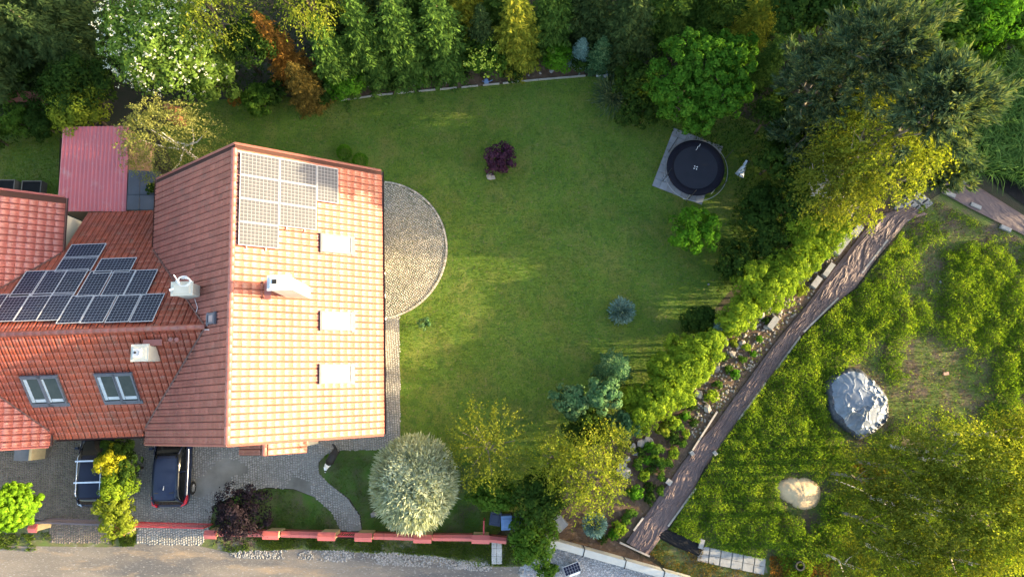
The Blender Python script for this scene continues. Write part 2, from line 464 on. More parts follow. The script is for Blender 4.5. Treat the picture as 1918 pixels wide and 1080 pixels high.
def gutter(a, b, parent):
    a = hl(*a); b = hl(*b); mb = MB(); d = (b - a).normalized(); s = d.cross(Vector((0, 0, 1))); n = 6; vs = []; fs = []
    for p in (a, b):
        for r in (.07, .06):
            for i in range(n + 1):
                t = math.pi + math.pi * i / n; vs.append(p + s * math.cos(t) * r + Vector((0, 0, math.sin(t) * r)))
    m1 = n + 1
    for i in range(n):
        fs.append((i, i + 1, 2 * m1 + i + 1, 2 * m1 + i)); fs.append((m1 + i, 3 * m1 + i, 3 * m1 + i + 1, m1 + i + 1))
    mb.add(vs, fs); return obj("gutter", mb.mesh("gutter", M_gut), parent)

def house(name, label, m):
    t = thing(name, (0, 0, 0), label, "house"); return t
up_w = lambda sx: Vector((-sx, 0, MM)).normalized()
# --- main gable house
HN, HS = 10.63, -1.85
h1 = house("gable_house", "big orange tiled gable house with eight pale solar panels and three skylights beside the lawn", M_tile)
rE = lplate("roof", [(EV, HS, ZR - MM * EV), (EV, HN, ZR - MM * EV), (0, HN, ZR), (0, HS, ZR)], M_under, .12, h1)
rW = lplate("roof", [(-EV, HN, ZR - MM * EV), (-EV, HS, ZR - MM * EV), (0, HS, ZR), (0, HN, ZR)], M_under, .12, h1)
SL = EV * math.sqrt(1 + MM * MM)
R1 = Roof(h1, M_tile)
R1.slope(Vector((EV, HS, ZR - MM * EV)), Vector((0, 1, 0)), up_w(1), HN - HS, SL, lambda x, y, z: True)
R1.slope(Vector((-EV, HS, ZR - MM * EV)), Vector((0, 1, 0)), up_w(-1), HN - HS, SL, lambda x, y, z: z_mid(x, y) < z + .25)
R1.lay(rE)
ridge_row((0, HS, ZR + .05), (0, HN, ZR + .05), M_tile, rE)
gutter((EV + .05, HS, ZR - MM * EV - .03), (EV + .05, HN, ZR - MM * EV - .03), h1)
gutter((-EV - .05, 7.15, ZR - MM * EV - .03), (-EV - .05, HN, ZR - MM * EV - .03), h1)
gutter((-EV - .05, HS, ZR - MM * EV - .03), (-EV - .05, -1.2, ZR - MM * EV - .03), h1)
for yy in (HS - .03, HN + .03):     # verge boards
    for sx in (1, -1):
        mb = MB(); a = hl(0, yy, ZR + .04); b = hl(sx * EV, yy, ZR - MM * EV + .04)
        mb.tube([a, b], .055, 4); obj("verge_board", mb.mesh("verge_board", M_tile), h1)
def walls(x0, x1, y0, y1, ze, zr=None, ridge=None, parent=None, m=None):
    mb = MB(); ptsv = []
    c = [(x0, y0), (x1, y0), (x1, y1), (x0, y1)]
    lo = [hl(x, y, -.3) for x, y in c]; hi = [hl(x, y, ze) for x, y in c]
    mb.add(lo + hi, [(0, 1, 5, 4), (1, 2, 6, 5), (2, 3, 7, 6), (3, 0, 4, 7)])
    if ridge == 'y':
        xm = (x0 + x1) / 2
        mb.add([hl(x0, y0, ze), hl(x1, y0, ze), hl(xm, y0, zr)], [(0, 1, 2)]); mb.add([hl(x0, y1, ze), hl(x1, y1, ze), hl(xm, y1, zr)], [(2, 1, 0)])
    return obj("wall", mb.mesh("wall", m or M_wall), parent)
walls(-4.6, 4.6, HS + .45, HN - .45, ZR - MM * 4.6 - .15, ZR - .15, 'y', h1)
# terrace doors and windows of the garden front, under the eave
for k, (yy, w, z0, z1) in enumerate(((8.2, 1.6, 1.0, 2.3), (5.3, 2.6, .1, 2.3), (1.9, 1.6, 1.0, 2.3))):
    mb = MB(); c = hl(4.62, yy, (z0 + z1) / 2); mb.box(c, (.08, w, z1 - z0), TH); wd = obj("window", mb.mesh("window", M_white), h1)
    for s in (-1, 1):
        mb = MB(); c = hl(4.66, yy + s * w * .245, (z0 + z1) / 2); mb.box(c, (.03, w * .42, z1 - z0 - .16), TH); obj("pane", mb.mesh("pane", M_glass), wd)
# porch roof on the street side
pz = 4.35
def lx(u, v, z):
    p = P(u, v, z) - HC; return (ct * p.x + st_ * p.y, -st_ * p.x + ct * p.y)
pr_top = lx(496, 853, 4.2); pl = lx(449, 850, 3.4); pe = lx(574, 850, 3.2)
yB = pr_top[1]
mW = (4.2 - 3.4) / (pr_top[0] - pl[0]); mE = (4.2 - 3.2) / (pe[0] - pr_top[0])
rp = lplate("porch_roof", [(pl[0], yB, 3.4), (pr_top[0], yB, 4.2), (pr_top[0], HS + .5, 4.2), (pl[0], HS + .5, 3.4)], M_under, .1, h1)
rp2 = lplate("porch_roof", [(pr_top[0], yB, 4.2), (pe[0], yB, 3.2), (pe[0], HS + .5, 3.2), (pr_top[0], HS + .5, 4.2)], M_under, .1, h1)
def porch_tiles(xe, ze, xr, zr, part):
    upv = Vector((xr - xe, 0, zr - ze)); L = upv.length; upv.normalize(); u = Vector((0, 1, 0)); n = u.cross(upv)
    if n.z < 0: n = -n
    me = mesh_np("roof_tile", TV, TF, M_tile)
    R = Matrix(((ct, -st_, 0), (st_, ct, 0), (0, 0, 1)))
    for j in range(int(L / TL)):
        for i in range(4):
            p = Vector((xe, yB, ze)) + upv * (j * TL) + u * (i * TW); pw = hl(p.x, p.y, p.z); uu, vv, nn = R @ u, R @ upv, R @ n
            if uu.cross(vv).dot(nn) < 0: pw += uu * TW; uu = -uu
            o = bpy.data.objects.new("roof_tile", me)
            o.matrix_local = Matrix(((uu.x, vv.x, nn.x, pw.x), (uu.y, vv.y, nn.y, pw.y), (uu.z, vv.z, nn.z, pw.z), (0, 0, 0, 1))); link(o, part)
porch_tiles(pl[0], 3.4, pr_top[0], 4.2, rp); porch_tiles(pe[0], 3.2, pr_top[0], 4.2, rp2)
ridge_row((pr_top[0], yB, 4.25), (pr_top[0], HS + .5, 4.25), M_tile, rp)
walls(pl[0] + .3, pe[0] - .3, yB + .25, HS + .6, 3.0, None, None, h1)
mb = MB(); c = hl((pl[0] + pe[0]) / 2, yB + .22, 1.1); mb.box(c, (1.0, .08, 2.1), TH); obj("door", mb.mesh("door", mat("brown_door", (.12, .06, .03), None, 3, .5)), h1)

def slope_frame(x, y, side, zf):
    """basis on an east/west slope: returns (pos, along-eave, upslope, normal) in world"""
    R = Matrix(((ct, -st_, 0), (st_, ct, 0), (0, 0, 1)))
    if side in ('E', 'W'):
        s = 1 if side == 'E' else -1; upv = Vector((-s, 0, MM)).normalized(); u = Vector((0, s, 0))
    else:
        s = 1 if side == 'N' else -1; upv = Vector((0, -s, MS)).normalized(); u = Vector((-s, 0, 0))
    n = u.cross(upv)
    return hl(x, y, zf(x, y)), R @ u, R @ upv, R @ n
def place(o, fr, off=0.0, quarter=False):
    p, u, v, n = fr; p = p + n * off
    if quarter: u, v = v, -u
    o.matrix_local = Matrix(((u.x, v.x, n.x, p.x), (u.y, v.y, n.y, p.y), (u.z, v.z, n.z, p.z), (0, 0, 0, 1)))
# solar panels
M_pfr = mat("panel_frame", (.30, .31, .33), None, 3, .6, metal=.1)
M_pfk = mat("panel_frame_dark", (.36, .36, .38), None, 3, .5, metal=.2)
M_cell = mat("solar_cell_silver", (.05, .05, .06), (.045, .047, .056), 1, .45, spec=.16)
M_cellb = mat("solar_cell_blue", (.006, .008, .020), (.009, .010, .025), 1, .3, spec=.07)
M_back = mat("panel_backsheet", (.20, .205, .22), None, 3, .5, spec=.25)
M_backd = mat("panel_grid", (.28, .29, .33), None, 3, .35, spec=.3)
def panel_meshes(w, l, nx, ny, fm, bm_, cm, tag):
    mb = MB(); t = .026
    mb.k = 0
    for sx in (-1, 1): mb.box((sx * (w / 2 - t / 2), 0, .02), (t, l, .04))
    for sy in (-1, 1): mb.box((0, sy * (l / 2 - t / 2), .02), (w - 2 * t, t, .04))
    mb.k = 1; mb.box((0, 0, .012), (w - 2 * t, l - 2 * t, .02))
    fr = mb.mesh("solar_panel" + tag, [fm, bm_])
    mc = MB(); cw, ch = (w - 2 * t - .01) / nx, (l - 2 * t - .01) / ny; g = .018 if tag == "_landscape" else .013
    for i in range(nx):
        for j in range(ny):
            cx, cy = -w / 2 + t + .005 + cw * (i + .5), -l / 2 + t + .005 + ch * (j + .5)
            a, b = (cw - g) / 2, (ch - g) / 2
            mc.add([(cx - a, cy - b, .026), (cx + a, cy - b, .026), (cx + a, cy + b, .026), (cx - a, cy + b, .026)], [(0, 1, 2, 3)])
    return fr, mc.mesh("solar_cell" + tag, cm)
pmL = panel_meshes(1.0, 1.66, 6, 10, M_pfr, M_back, M_cell, "_landscape")
pmD = panel_meshes(1.0, 1.66, 6, 10, M_pfk, M_backd, M_cellb, "_dark")
def panel(parent, fr, pm, rotq=False):
    o = bpy.data.objects.new("solar_panel", pm[0]); link(o, parent); place(o, fr, .12, rotq)
    c = bpy.data.objects.new("solar_cell", pm[1]); link(c, o, kind="stuff")
    rl = MB()
# array on the garden slope: column near the ridge 4 panels, next 3, last one portrait
cosE = 1 / math.sqrt(1 + MM * MM)
pw_ = 1.66 * cosE
xc = lx(487, 320, 9.0)[0]; x0p = xc
def col_x(k): return x0p + k * (1.69 * cosE)
x0p = lx(486, 380, 8.7)[0]
ytop = lx(490, 294, 8.7)[1]
for k, (n, dy) in enumerate(((4, 0.0), (3, 0.0))):
    for i in range(n):
        panel(h1, slope_frame(col_x(k), ytop - .5 - i * 1.015 - dy, 'E', z_main), pmL)
panel(h1, slope_frame(col_x(1) + 1.36 * cosE, ytop - .83, 'E', z_main), pmL, True)
for k, (n) in enumerate((4, 3)):
    for s in (-.45, .45):
        mb = MB(); xx = col_x(k) + s * cosE * .9
        a = hl(xx, ytop - .05, z_main(xx, 0) + .13); b = hl(xx, ytop - n * 1.015 - .12, z_main(xx, 0) + .13); mb.tube([a, b], .02, 4)
        obj("mounting_rail", mb.mesh("mounting_rail", M_pfr), h1)
# skylights
M_sky = mat("skylight_glass", (.30, .33, .36), None, 3, .20, spec=1.0, coat=1.0)
M_skf = mat("skylight_frame", (.16, .155, .15), None, 3, .6, spec=.2)
M_skd = mat("skylight_frame_dark", (.085, .092, .11), None, 3, .5, spec=.25)
def skylight(parent, fr, w, l, fm, gm, lab=None, apron=True):
    mb = MB(); t = .07
    for sx in (-1, 1): mb.box((sx * (w / 2 - t / 2), 0, .05), (t, l, .12))
    for sy in (-1, 1): mb.box((0, sy * (l / 2 - t / 2), .05), (w - 2 * t, t, .12))
    o = obj("skylight", mb.mesh("skylight", fm), parent); place(o, fr, .05)
    if lab: o["label"] = lab
    mb = MB(); mb.box((0, 0, .06), (w - 2 * t, l - 2 * t, .02)); obj("pane", mb.mesh("pane", gm), o)
    if apron:
        mb = MB(); mb.box((0, -l / 2 - .09, .012), (w + .1, .18, .02)); obj("flashing", mb.mesh("flashing", M_skd), o); mb = MB(); mb.box((0, l / 2 + .03, .05), (w + .06, .06, .10)); obj("hood", mb.mesh("hood", M_skd), o)
for (u, v) in ((630, 459), (630, 602), (629, 700)):
    a = lx(u, v, 7.1); x = a[0]; a = lx(u, v, z_main(x, 0)); skylight(h1, slope_frame(a[0], a[1], 'E', z_main), .84, 1.45, M_skf, M_sky)
# chimneys
M_chim = mat("cream_chimney", (.46, .43, .35), (.38, .35, .28), 2, .85, .003, 60)
M_capm = mat("chimney_cap_concrete", (.50, .50, .50), None, 3, .8)
def chimney(parent, x, y, zb, zt, w, l, mcap, pot=True, label=None):
    mb = MB(); c = hl(x, y, (zb + zt) / 2); mb.box(c, (w, l, zt - zb), TH)
    o = obj("chimney", mb.mesh("chimney", M_chim), parent)
    mb = MB(); mb.box(hl(x, y, zt + .04), (w + .12, l + .12, .08), TH); mb.box(hl(x, y, zt + .10), (w, l, .06), TH, .8); obj("cap", mb.mesh("cap", mcap), o)
    return o
M_black = mat("black_flue", (.01, .01, .01), None, 3, .8)
# garden slope chimney: top seen at (519,525), with square flue
cx, cy = lx(520, 529, 10.3)
ch = chimney(h1, cx + .05, cy, z_main(cx, cy) - .8, 10.2, .85, .5, M_capm)
mb = MB(); mb.box(hl(cx - .05, cy, 10.42), (.34, .34, .26), TH); obj("flue", mb.mesh("flue", M_capm), ch)
mb = MB(); mb.box(hl(cx - .05, cy, 10.555), (.18, .18, .02), TH); obj("flue_opening", mb.mesh("flue_opening", M_black), ch)
# walkway step beside it
mb = MB(); sx, sy = lx(495, 540, 9.2); 
mb.box(hl(sx, sy, z_main(sx, 0) + .30), (.28, .8, .04), TH); mb.box(hl(sx, sy - .3, z_main(sx, 0) + .14), (.04, .04, .32), TH); mb.box(hl(sx, sy + .3, z_main(sx, 0) + .14), (.04, .04, .32), TH)
obj("roof_step", mb.mesh("roof_step", M_tile), h1)
# street roof hatch on the west slope
hx, hy = lx(402, 597, 8.5); skylight(h1, slope_frame(hx, hy, 'W', z_main), .46, .55, M_skd, mat("hatch_glass", (.30, .25, .24), None, 3, .3), "small grey roof hatch near the ridge", True)
# west chimney with coil of cable and aerial
cx, cy = lx(343, 541, 8.7)
zt = 8.75
ch = chimney(h1, cx, cy, z_main(cx, cy) - .9, zt, .80, .48, M_chim)
mb = MB(); 
for k in range(5):
    rr_ = .28 + .03 * k; mb.tube([hl(cx + .15 + rr_ * math.cos(t) * .9, cy + .28 + .05 * math.sin(3 * t + k) + .15 * math.sin(t), zt + .18 + .13 * math.sin(t + .5) + .02 * k) for t in np.linspace(0, 2 * math.pi, 18)], .012, 4)
obj("cable_coil", mb.mesh("cable_coil", M_white), ch)
mb = MB(); mb.tube([hl(cx - .05, cy + .1, zt), hl(cx - .12, cy + .5, zt + .55)], .02, 5); mb.tube([hl(cx - .5, cy - .05, zt + .1), hl(cx - .3, cy, zt + .1)], .05, 5); obj("aerial", mb.mesh("aerial", M_white), ch)
mb = MB(); mb.tube([hl(cx + a, cy + b, z_main(cx + a, 0) + .09) for a, b in ((.1, -.3), (.3, -.7), (.15, -1.05), (.35, -1.3), (.75, -1.7), (1.1, -1.75))], .014, 4); obj("cable", mb.mesh("cable", M_white), ch)

# --- link wing between the two gables
h2 = house("link_house", "low red tiled middle house with dark solar panels, joined between the two gables", M_tile2)
YF, YB = -1.48, 9.6
XW = XN + 3.0; XE = -1.2
rF = lplate("roof", [(XW, YF, z_mid(0, YF)), (XE, YF, z_mid(0, YF)), (XE, YM, ZMID), (XW, YM, ZMID)], M_under, .1, h2, -.02)
rB = lplate("roof", [(-9.8, YB, z_mid(0, YB)), (-9.8, 6.9, z_mid(0, 6.9)), (XW, 6.9, z_mid(0, 6.9)), (XW, YM, ZMID), (XE, YM, ZMID), (XE - 3, 6.9, z_mid(0, 6.9)), (-5.5, 6.9, z_mid(0, 6.9)), (-5.5, YB, z_mid(0, YB))][::-1], M_under, .1, h2, -.02)
R2 = Roof(h2, M_tile2)
def kp(x, y, z):
    if abs(x) < EV + .05 and z < z_main(x, y) - .25: return False
    if x < -9.75 and z < z_nb(x, y) - .25: return False
    return True
R2.slope(Vector((XW - 3, YF, z_mid(0, YF))), Vector((1, 0, 0)), Vector((0, 1, MS)).normalized(), 14.2, (YM - YF) * math.sqrt(1 + MS * MS), kp)
R2.slope(Vector((XW - 3, YB, z_mid(0, YB))), Vector((1, 0, 0)), Vector((0, -1, MS)).normalized(), 14.2, (YB - YM) * math.sqrt(1 + MS * MS), kp)
R2.lay(rF)
ridge_row((XW - 3, YM, ZMID + .05), (-1.5, YM, ZMID + .05), M_tile2, rF)
gutter((-9.7, YF - .05, z_mid(0, YF) - .03), (-5.5, YF - .05, z_mid(0, YF) - .03), h2)
# valley gutters along the main roof
for (y1_, ) in ((6.57,), (-1.65,)):
    a = (-(ZR - ZMID) / MM, YM); xe = -EV; ze = z_main(xe, 0); yy = YM + (ZMID - ze) / MS * (1 if y1_ > YM else -1)
    mb = MB(); mb.tube([hl(a[0], a[1], ZMID + .06), hl(xe, yy, ze + .06)], .05, 5); obj("valley_strip", mb.mesh("valley_strip", M_gut), h2)
for s in (1, -1):
    xe = XN + EV; ze = z_nb(xe, 0); yy = YM + (ZMID - ze) / MS * s
    mb = MB(); mb.tube([hl(XN + (ZR - ZMID) / MM, YM, ZMID + .06), hl(xe, yy, ze + .06)], .05, 5); obj("valley_strip", mb.mesh("valley_strip", M_gut), h2)
walls(-10.2, -5.0, YF + .5, YB - .4, 3.2, None, None, h2)
# garage doors to the street
M_gar = mat("garage_door", (.20, .12, .08), None, 3, .5)
for gx in (-8.6, -6.4):
    mb = MB(); mb.box(hl(gx, YF + .48, 1.1), (1.9, .06, 2.2), TH); obj("garage_door", mb.mesh("garage_door", M_gar), h2)
# dark solar panels on the north slope of the link; two groups of skewed rows
def north_xy(u, v):
    x, y = lx(u, v, 7.0)
    for _ in range(6): x, y = lx(u, v, z_mid(x, y) + .15)
    return x, y
DARK = [  # photo centre of every panel, and whether it lies across (landscape)
    (158, 473, 1), (143, 497, 1), (53, 534, 0), (91, 533, 0), (131, 531, 0), (-23, 580, 0), (18, 579, 0), (61, 578, 0), (103, 577, 0),
    (215, 500, 1), (176, 534, 0), (221, 533, 0), (263, 532, 0), (140, 582, 0), (184, 581, 0), (230, 580, 0), (275, 579, 0)]
for (u, v, la) in DARK:
    x, y = north_xy(u, v)
    panel(h2, slope_frame(x, y, 'N', z_mid), pmD, bool(la))
# link roof chimney with round steel cowl, hatch above it, two vent caps
cx, cy = lx(267, 661, 8.3)
ch = chimney(h2, cx, cy, z_mid(cx, cy) - .6, 8.45, .62, .60, M_chim)
mb = MB(); mb.box(hl(cx - .05, cy, 8.62), (.34, .34, .08), TH); mb.k = 0; obj("flue", mb.mesh("flue", M_white), ch)
mb = MB(); mb.tube([hl(cx - .05, cy, 8.66), hl(cx - .05, cy, 8.74)], .13, 14); obj("cowl", mb.mesh("cowl", M_pfr), ch)
mb = MB(); mb.tube([hl(cx - .08, cy, 8.74), hl(cx - .08, cy, 8.76)], .05, 8); obj("flue_opening", mb.mesh("flue_opening", M_black), ch)
sx, sy = lx(284, 641, 8.2); mb = MB(); mb.box(hl(sx, sy, z_mid(sx, sy) + .22), (.80, .26, .05), TH); mb.box(hl(sx, sy, z_mid(sx, sy) + .10), (.05, .05, .25), TH); obj("roof_step", mb.mesh("roof_step", M_tile), h2)
for u in (322, 333):
    sx, sy = lx(u, 636, 8.1); mb = MB(); zz = z_mid(sx, sy); mb.tube([hl(sx, sy, zz), hl(sx, sy, zz + .22), hl(sx, sy, zz + .22), hl(sx, sy, zz + .28)], [.07, .07, .12, .09], 10); obj("vent_cap", mb.mesh("vent_cap", M_tile), h2)
# dormer skylight pairs, street slope
M_glassd = mat("skylight_glass_street", (.025, .03, .022), (.01, .015, .01), 3, .06, spec=.25)
M_blind = mat("white_reveal", (.34, .38, .40), None, 3, .6)
for (u, v) in ((70, 729), (101, 728), (207, 724), (239, 723)):
    x, y = lx(u, v, 6.8)
    for _ in range(6): x, y = lx(u, v, z_mid(x, y))
    fr = slope_frame(x, y, 'S', z_mid); skylight(h2, fr, .86, 1.45, M_skd, M_glassd)
    mb = MB(); s = -1; mb.box((s * .28, 0, .074), (.15, 1.22, .008)); mb.box((.07, -.52, .074), (.5, .16, .008)); o = obj("reveal", mb.mesh("reveal", M_blind), h2); place(o, fr, .05)

# --- neighbour's gable house
h3 = house("neighbour_house", "pinkish red tiled gable house cut by the left edge of the photo", M_tile)
NN, NS = 9.9, -1.78
ZE = ZR - MM * EV
r3 = lplate("roof", [(XN + EV, NS, ZE), (XN + EV, NN, ZE), (XN, NN, ZR), (XN, NS, ZR)], M_under, .12, h3)
r3b = lplate("roof", [(XN - EV, NN, ZE), (XN - EV, NS, ZE), (XN, NS, ZR), (XN, NN, ZR)], M_under, .12, h3)
M_tile3 = mat("pink_roof_tiles", (.25, .072, .062), (.21, .064, .056), .9, .42, .003, 45, spec=.5, jitter=.08)
R3 = Roof(h3, M_tile3)
R3.slope(Vector((XN + EV, NS, ZE)), Vector((0, 1, 0)), up_w(1), NN - NS, SL, lambda x, y, z: z_mid(x, y) < z + .25)
R3.slope(Vector((XN - EV, NS, ZE)), Vector((0, 1, 0)), up_w(-1), NN - NS, SL, lambda x, y, z: True)
R3.lay(r3)
ridge_row((XN, NS, ZR + .05), (XN, NN, ZR + .05), M_tile3, r3)
gutter((XN + EV + .05, 7.15, ZE - .03), (XN + EV + .05, NN, ZE - .03), h3); gutter((XN + EV + .05, NS, ZE - .03), (XN + EV + .05, -1.2, ZE - .03), h3)
for yy in (NS - .03, NN + .03):
    mb = MB(); mb.tube([hl(XN, yy, ZR + .04), hl(XN + EV, yy, ZE + .04)], .05, 4); obj("verge_board", mb.mesh("verge_board", M_tile3), h3)
walls(XN - 4.6, XN + 4.6, NS + .45, NN - .45, ZR - MM * 4.6 - .15, ZR - .15, 'y', h3)
# porch slab with post under the neighbour's eave
q = P(40, 850, 1.0)

# shed with red corrugated roof, dark flat annex
def quadw(pts, zs): return [P(u, v, z) for (u, v), z in zip(pts, zs)]
M_corr = mat("red_corrugated_sheet", (.42, .085, .085), (.36, .08, .085), 1.5, .42, .002, 30, spec=.5, patches=[((.40, .16, .15), 1.4, .58, .75)])
shed = thing("shed", P(175, 320), "long shed under a pinkish red corrugated roof behind the tiled houses", "shed")
def corrugated(name, c4, n, amp, m, parent, off=Vector((0, 0, 0))):
    a, b, c, d = c4; V = []; F = []; k = n * 4
    for i in range(k + 1):
        t = i / k; h = amp * (1 if (i % 4) in (1, 2) else 0)
        for j in range(9):
            s = j / 8; p = (a.lerp(b, t)).lerp(d.lerp(c, t), s); V.append((p.x - off.x, p.y - off.y, p.z + h - off.z))
    for i in range(k):
        for j in range(8): F.append((i * 9 + j, (i + 1) * 9 + j, (i + 1) * 9 + j + 1, i * 9 + j + 1))
    return obj(name, mesh_np(name, V, F, m), parent)
so = shed.location.copy()
sq = quadw([(118, 238), (242, 236), (236, 396), (107, 396)], [2.9, 2.9, 2.6, 2.6])
corrugated("roof", sq, 17, .035, M_corr, shed, so)
mb = MB(); mb.prism([((p.x - so.x) * .96 + (0), (p.y - so.y) * .97) for p in sq], 0, 2.5); obj("wall", mb.mesh("wall", mat("shed_boards", (.22, .15, .10), None, 4, .8)), shed)
M_felt = mat("dark_roof_felt", (.055, .058, .068), (.04, .042, .05), 2, .55, .004, 30)
ann = thing("flat_roof_annex", P(262, 360), "dark felt flat roof annex between the red shed and the gable house", "annex")
ao = ann.location.copy(); aq = quadw([(241, 318), (300, 322), (292, 393), (237, 393)], [2.75] * 4)
mb = MB(); mb.prism([(p.x - ao.x, p.y - ao.y) for p in aq], 2.6, 2.75); obj("roof", mb.mesh("roof", M_felt), ann)
mb = MB(); mb.prism([((p.x - ao.x) * .94, (p.y - ao.y) * .94) for p in aq], 0, 2.6); obj("wall", mb.mesh("wall", M_wall), ann)
mb = MB(); 
for (u0, v0, u1, v1) in ((238, 364, 292, 364), (262, 320, 260, 393)):
    a = P(u0, v0, 2.76) - ao; b = P(u1, v1, 2.76) - ao; mb.tube([a, b], .018, 4)
obj("felt_seam", mb.mesh("felt_seam", M_felt), ann)
p = P(325, 212, 1.0); t = thing("brick_stove", (p.x, p.y, 0), "small orange brown brick stove showing between the elder and the birch", "stove")
M_brk = mat("orange_brick", (.36, .15, .07), (.27, .11, .055), 6, .85)
mb = MB(); mb.box((0, 0, .5), (.6, .8, 1.0)); obj("hearth", mb.mesh("hearth", M_brk), t)
mb = MB(); mb.box((0, .1, 1.4), (.35, .35, .8), 0, .85); obj("stack", mb.mesh("stack", M_brk), t)
# black glazed cold frames behind the neighbour's roof
M_fr = mat("grey_timber", (.12, .105, .09), (.09, .08, .07), 5, .8)
for lab, (u, v) in (("black glazed cold frame right of its twin, behind the left roof", (58, 352)), ("black glazed cold frame at the left photo edge, half behind the roof", (8, 350))):
    p = P(u, v, .5); t = thing("cold_frame", (p.x, p.y, 0), lab, "cold frame", "cold frames on the neighbour's lawn")
    mb = MB(); mb.box((0, 0, .22), (1.1, .85, .44)); obj("box", mb.mesh("box", M_fr), t)
    mb = MB(); mb.box((0, 0, .46), (1.0, .75, .02)); obj("pane", mb.mesh("pane", mat("dark_pane", (.008, .008, .009), None, 3, .8, spec=.1)), t)
    mb = MB()
    for s in (-1, 1): mb.box((s * .525, 0, .47), (.05, .85, .06)); mb.box((0, s * .40, .47), (1.0, .05, .06))
    obj("rim", mb.mesh("rim", M_fr), t)
# brown scalloped log edging / canopy at far left
p = P(50, 190, 1.2); t = thing("canopy_swing", (p.x, p.y, 0), "brown fabric swing canopy under the dark trees at left", "garden swing")
mb = MB(); n = 14
for i in range(n):
    x = -1.3 + 2.6 * i / (n - 1); mb.box((x, .14 * math.sin(i * .25), 1.55), (.20, .62 + .04 * (i % 2), .07), .25)
obj("canopy", mb.mesh("canopy", mat("brown_canopy", (.16, .055, .035), (.11, .045, .03), 4, .8)), t)
mb = MB()
for sx in (-1.2, 1.2):
    for sy in (-.5, .5): mb.tube([(sx, sy, 0), (sx, 0, 1.5)], .03, 6)
obj("stand", mb.mesh("stand", M_fr), t)
mb = MB(); mb.box((0, .0, .5), (1.9, .45, .08)); mb.box((0, .25, .8), (1.9, .06, .5)); obj("seat", mb.mesh("seat", MATS["brown_canopy"]), t)


# ------------------------------------------------------------------ street wall: pillars, coping, gates
M_redcap = mat("red_cap_tiles", (.42, .10, .085), (.36, .09, .08), 3, .5, .003, 40)
M_redwall = mat("red_brick_wall", (.30, .10, .07), (.24, .08, .06), 9, .85, .004, 50)
M_plas = mat("ochre_pillar", (.50, .38, .20), (.42, .31, .17), 5, .8)
FA = math.atan2(P(900, 1006).y - P(54, 988).y, P(900, 1006).x - P(54, 988).x)
FH = 1.25
PIL = [(60, 989, .42), (222, 995, .55), (393, 1001, .60), (506, 1002, .80), (611, 1004.5, .88), (680, 1006, .86), (791, 1009, .90), (900, 1010, .90)]
PLAB = ["short red capped pillar beside the acid green round tree", "pillar half hidden under the yellow hedge", "red capped pillar under the left edge of the purple bush",
        "red capped pillar on the right edge of the purple bush", "red capped pillar left of the little garden gate", "red capped pillar right of the little garden gate",
        "red capped pillar below the silver willow", "red capped pillar by the bins, where a red rail meets it"]
pos = []
for (u, v, w), lab in zip(PIL, PLAB):
    p = P(u, v, FH); pos.append(p)
    t = thing("fence_pillar", (p.x, p.y, 0), lab, "pillar", "red capped pillars of the street wall", FA)
    mb = MB(); mb.box((0, 0, FH / 2 - .05), (w - .1, .30, FH - .1)); obj("post", mb.mesh("post", M_plas), t)
    mb = MB(); a, b = w / 2, .21
    mb.add([(-a, -b, FH - .1), (a, -b, FH - .1), (a, b, FH - .1), (-a, b, FH - .1), (-a, 0, FH + .06), (a, 0, FH + .06), (-a, -b, FH - .06), (a, -b, FH - .06), (a, b, FH - .06), (-a, b, FH - .06)],
           [(3, 2, 1, 0), (6, 7, 5, 4), (8, 9, 4, 5), (0, 1, 7, 6), (1, 2, 8, 5, 7), (2, 3, 9, 8), (3, 0, 6, 4, 9)])
    obj("cap", mb.mesh("cap", M_redcap), t)
def wallseg(a, b, hz, lab, wa, wb):
    d = (b - a); d.z = 0; L = d.length; d.normalize(); ang = math.atan2(d.y, d.x)
    s = a + d * (wa / 2 + .01); e = b - d * (wb / 2 + .01); L = (e - s).length; m = (s + e) / 2
    t = thing("garden_wall", (m.x, m.y, 0), lab, "wall", None, ang)
    mb = MB(); mb.box((0, 0, hz / 2 - .05), (L, .18, hz - .1)); obj("wall_body", mb.mesh("wall_body", M_redwall), t)
    n = max(1, int(L / .42)); st = L / n; mc = MB(); q = .155; w = st / 2 - .006
    mc.add([(-w, -q, 0), (w, -q, 0), (w, q, 0), (-w, q, 0), (-w, 0, .09), (w, 0, .09)], [(3, 2, 1, 0), (0, 1, 5, 4), (2, 3, 4, 5), (1, 2, 5), (3, 0, 4)])
    me = mc.mesh("coping_tile", M_redcap)
    for i in range(n): obj("coping_tile", me, t, (-L / 2 + st * (i + .5), 0, hz - .1 + random.uniform(0, .006)))
wallseg(pos[3], pos[4], .95, "low red coped wall between the purple bush and the garden gate", .8, .88)
wallseg(pos[5], pos[6], .95, "low red coped wall between the garden gate and the silver willow", .86, .90)
wallseg(pos[6], pos[7], .95, "low red coped wall running from the silver willow to the bins", .9, .9)
wallseg(pos[7], P(948, 1013, .95), .95, "short red coped wall stub disappearing under the green shrub by the bins", .9, .0)
wallseg(pos[2], pos[3], .95, "low red coped wall hidden under the purple bush", .6, .8)
M_redm = mat("red_painted_steel", (.40, .05, .05), None, 3, .4)
M_grm = mat("grey_painted_steel", (.14, .11, .12), None, 3, .45)
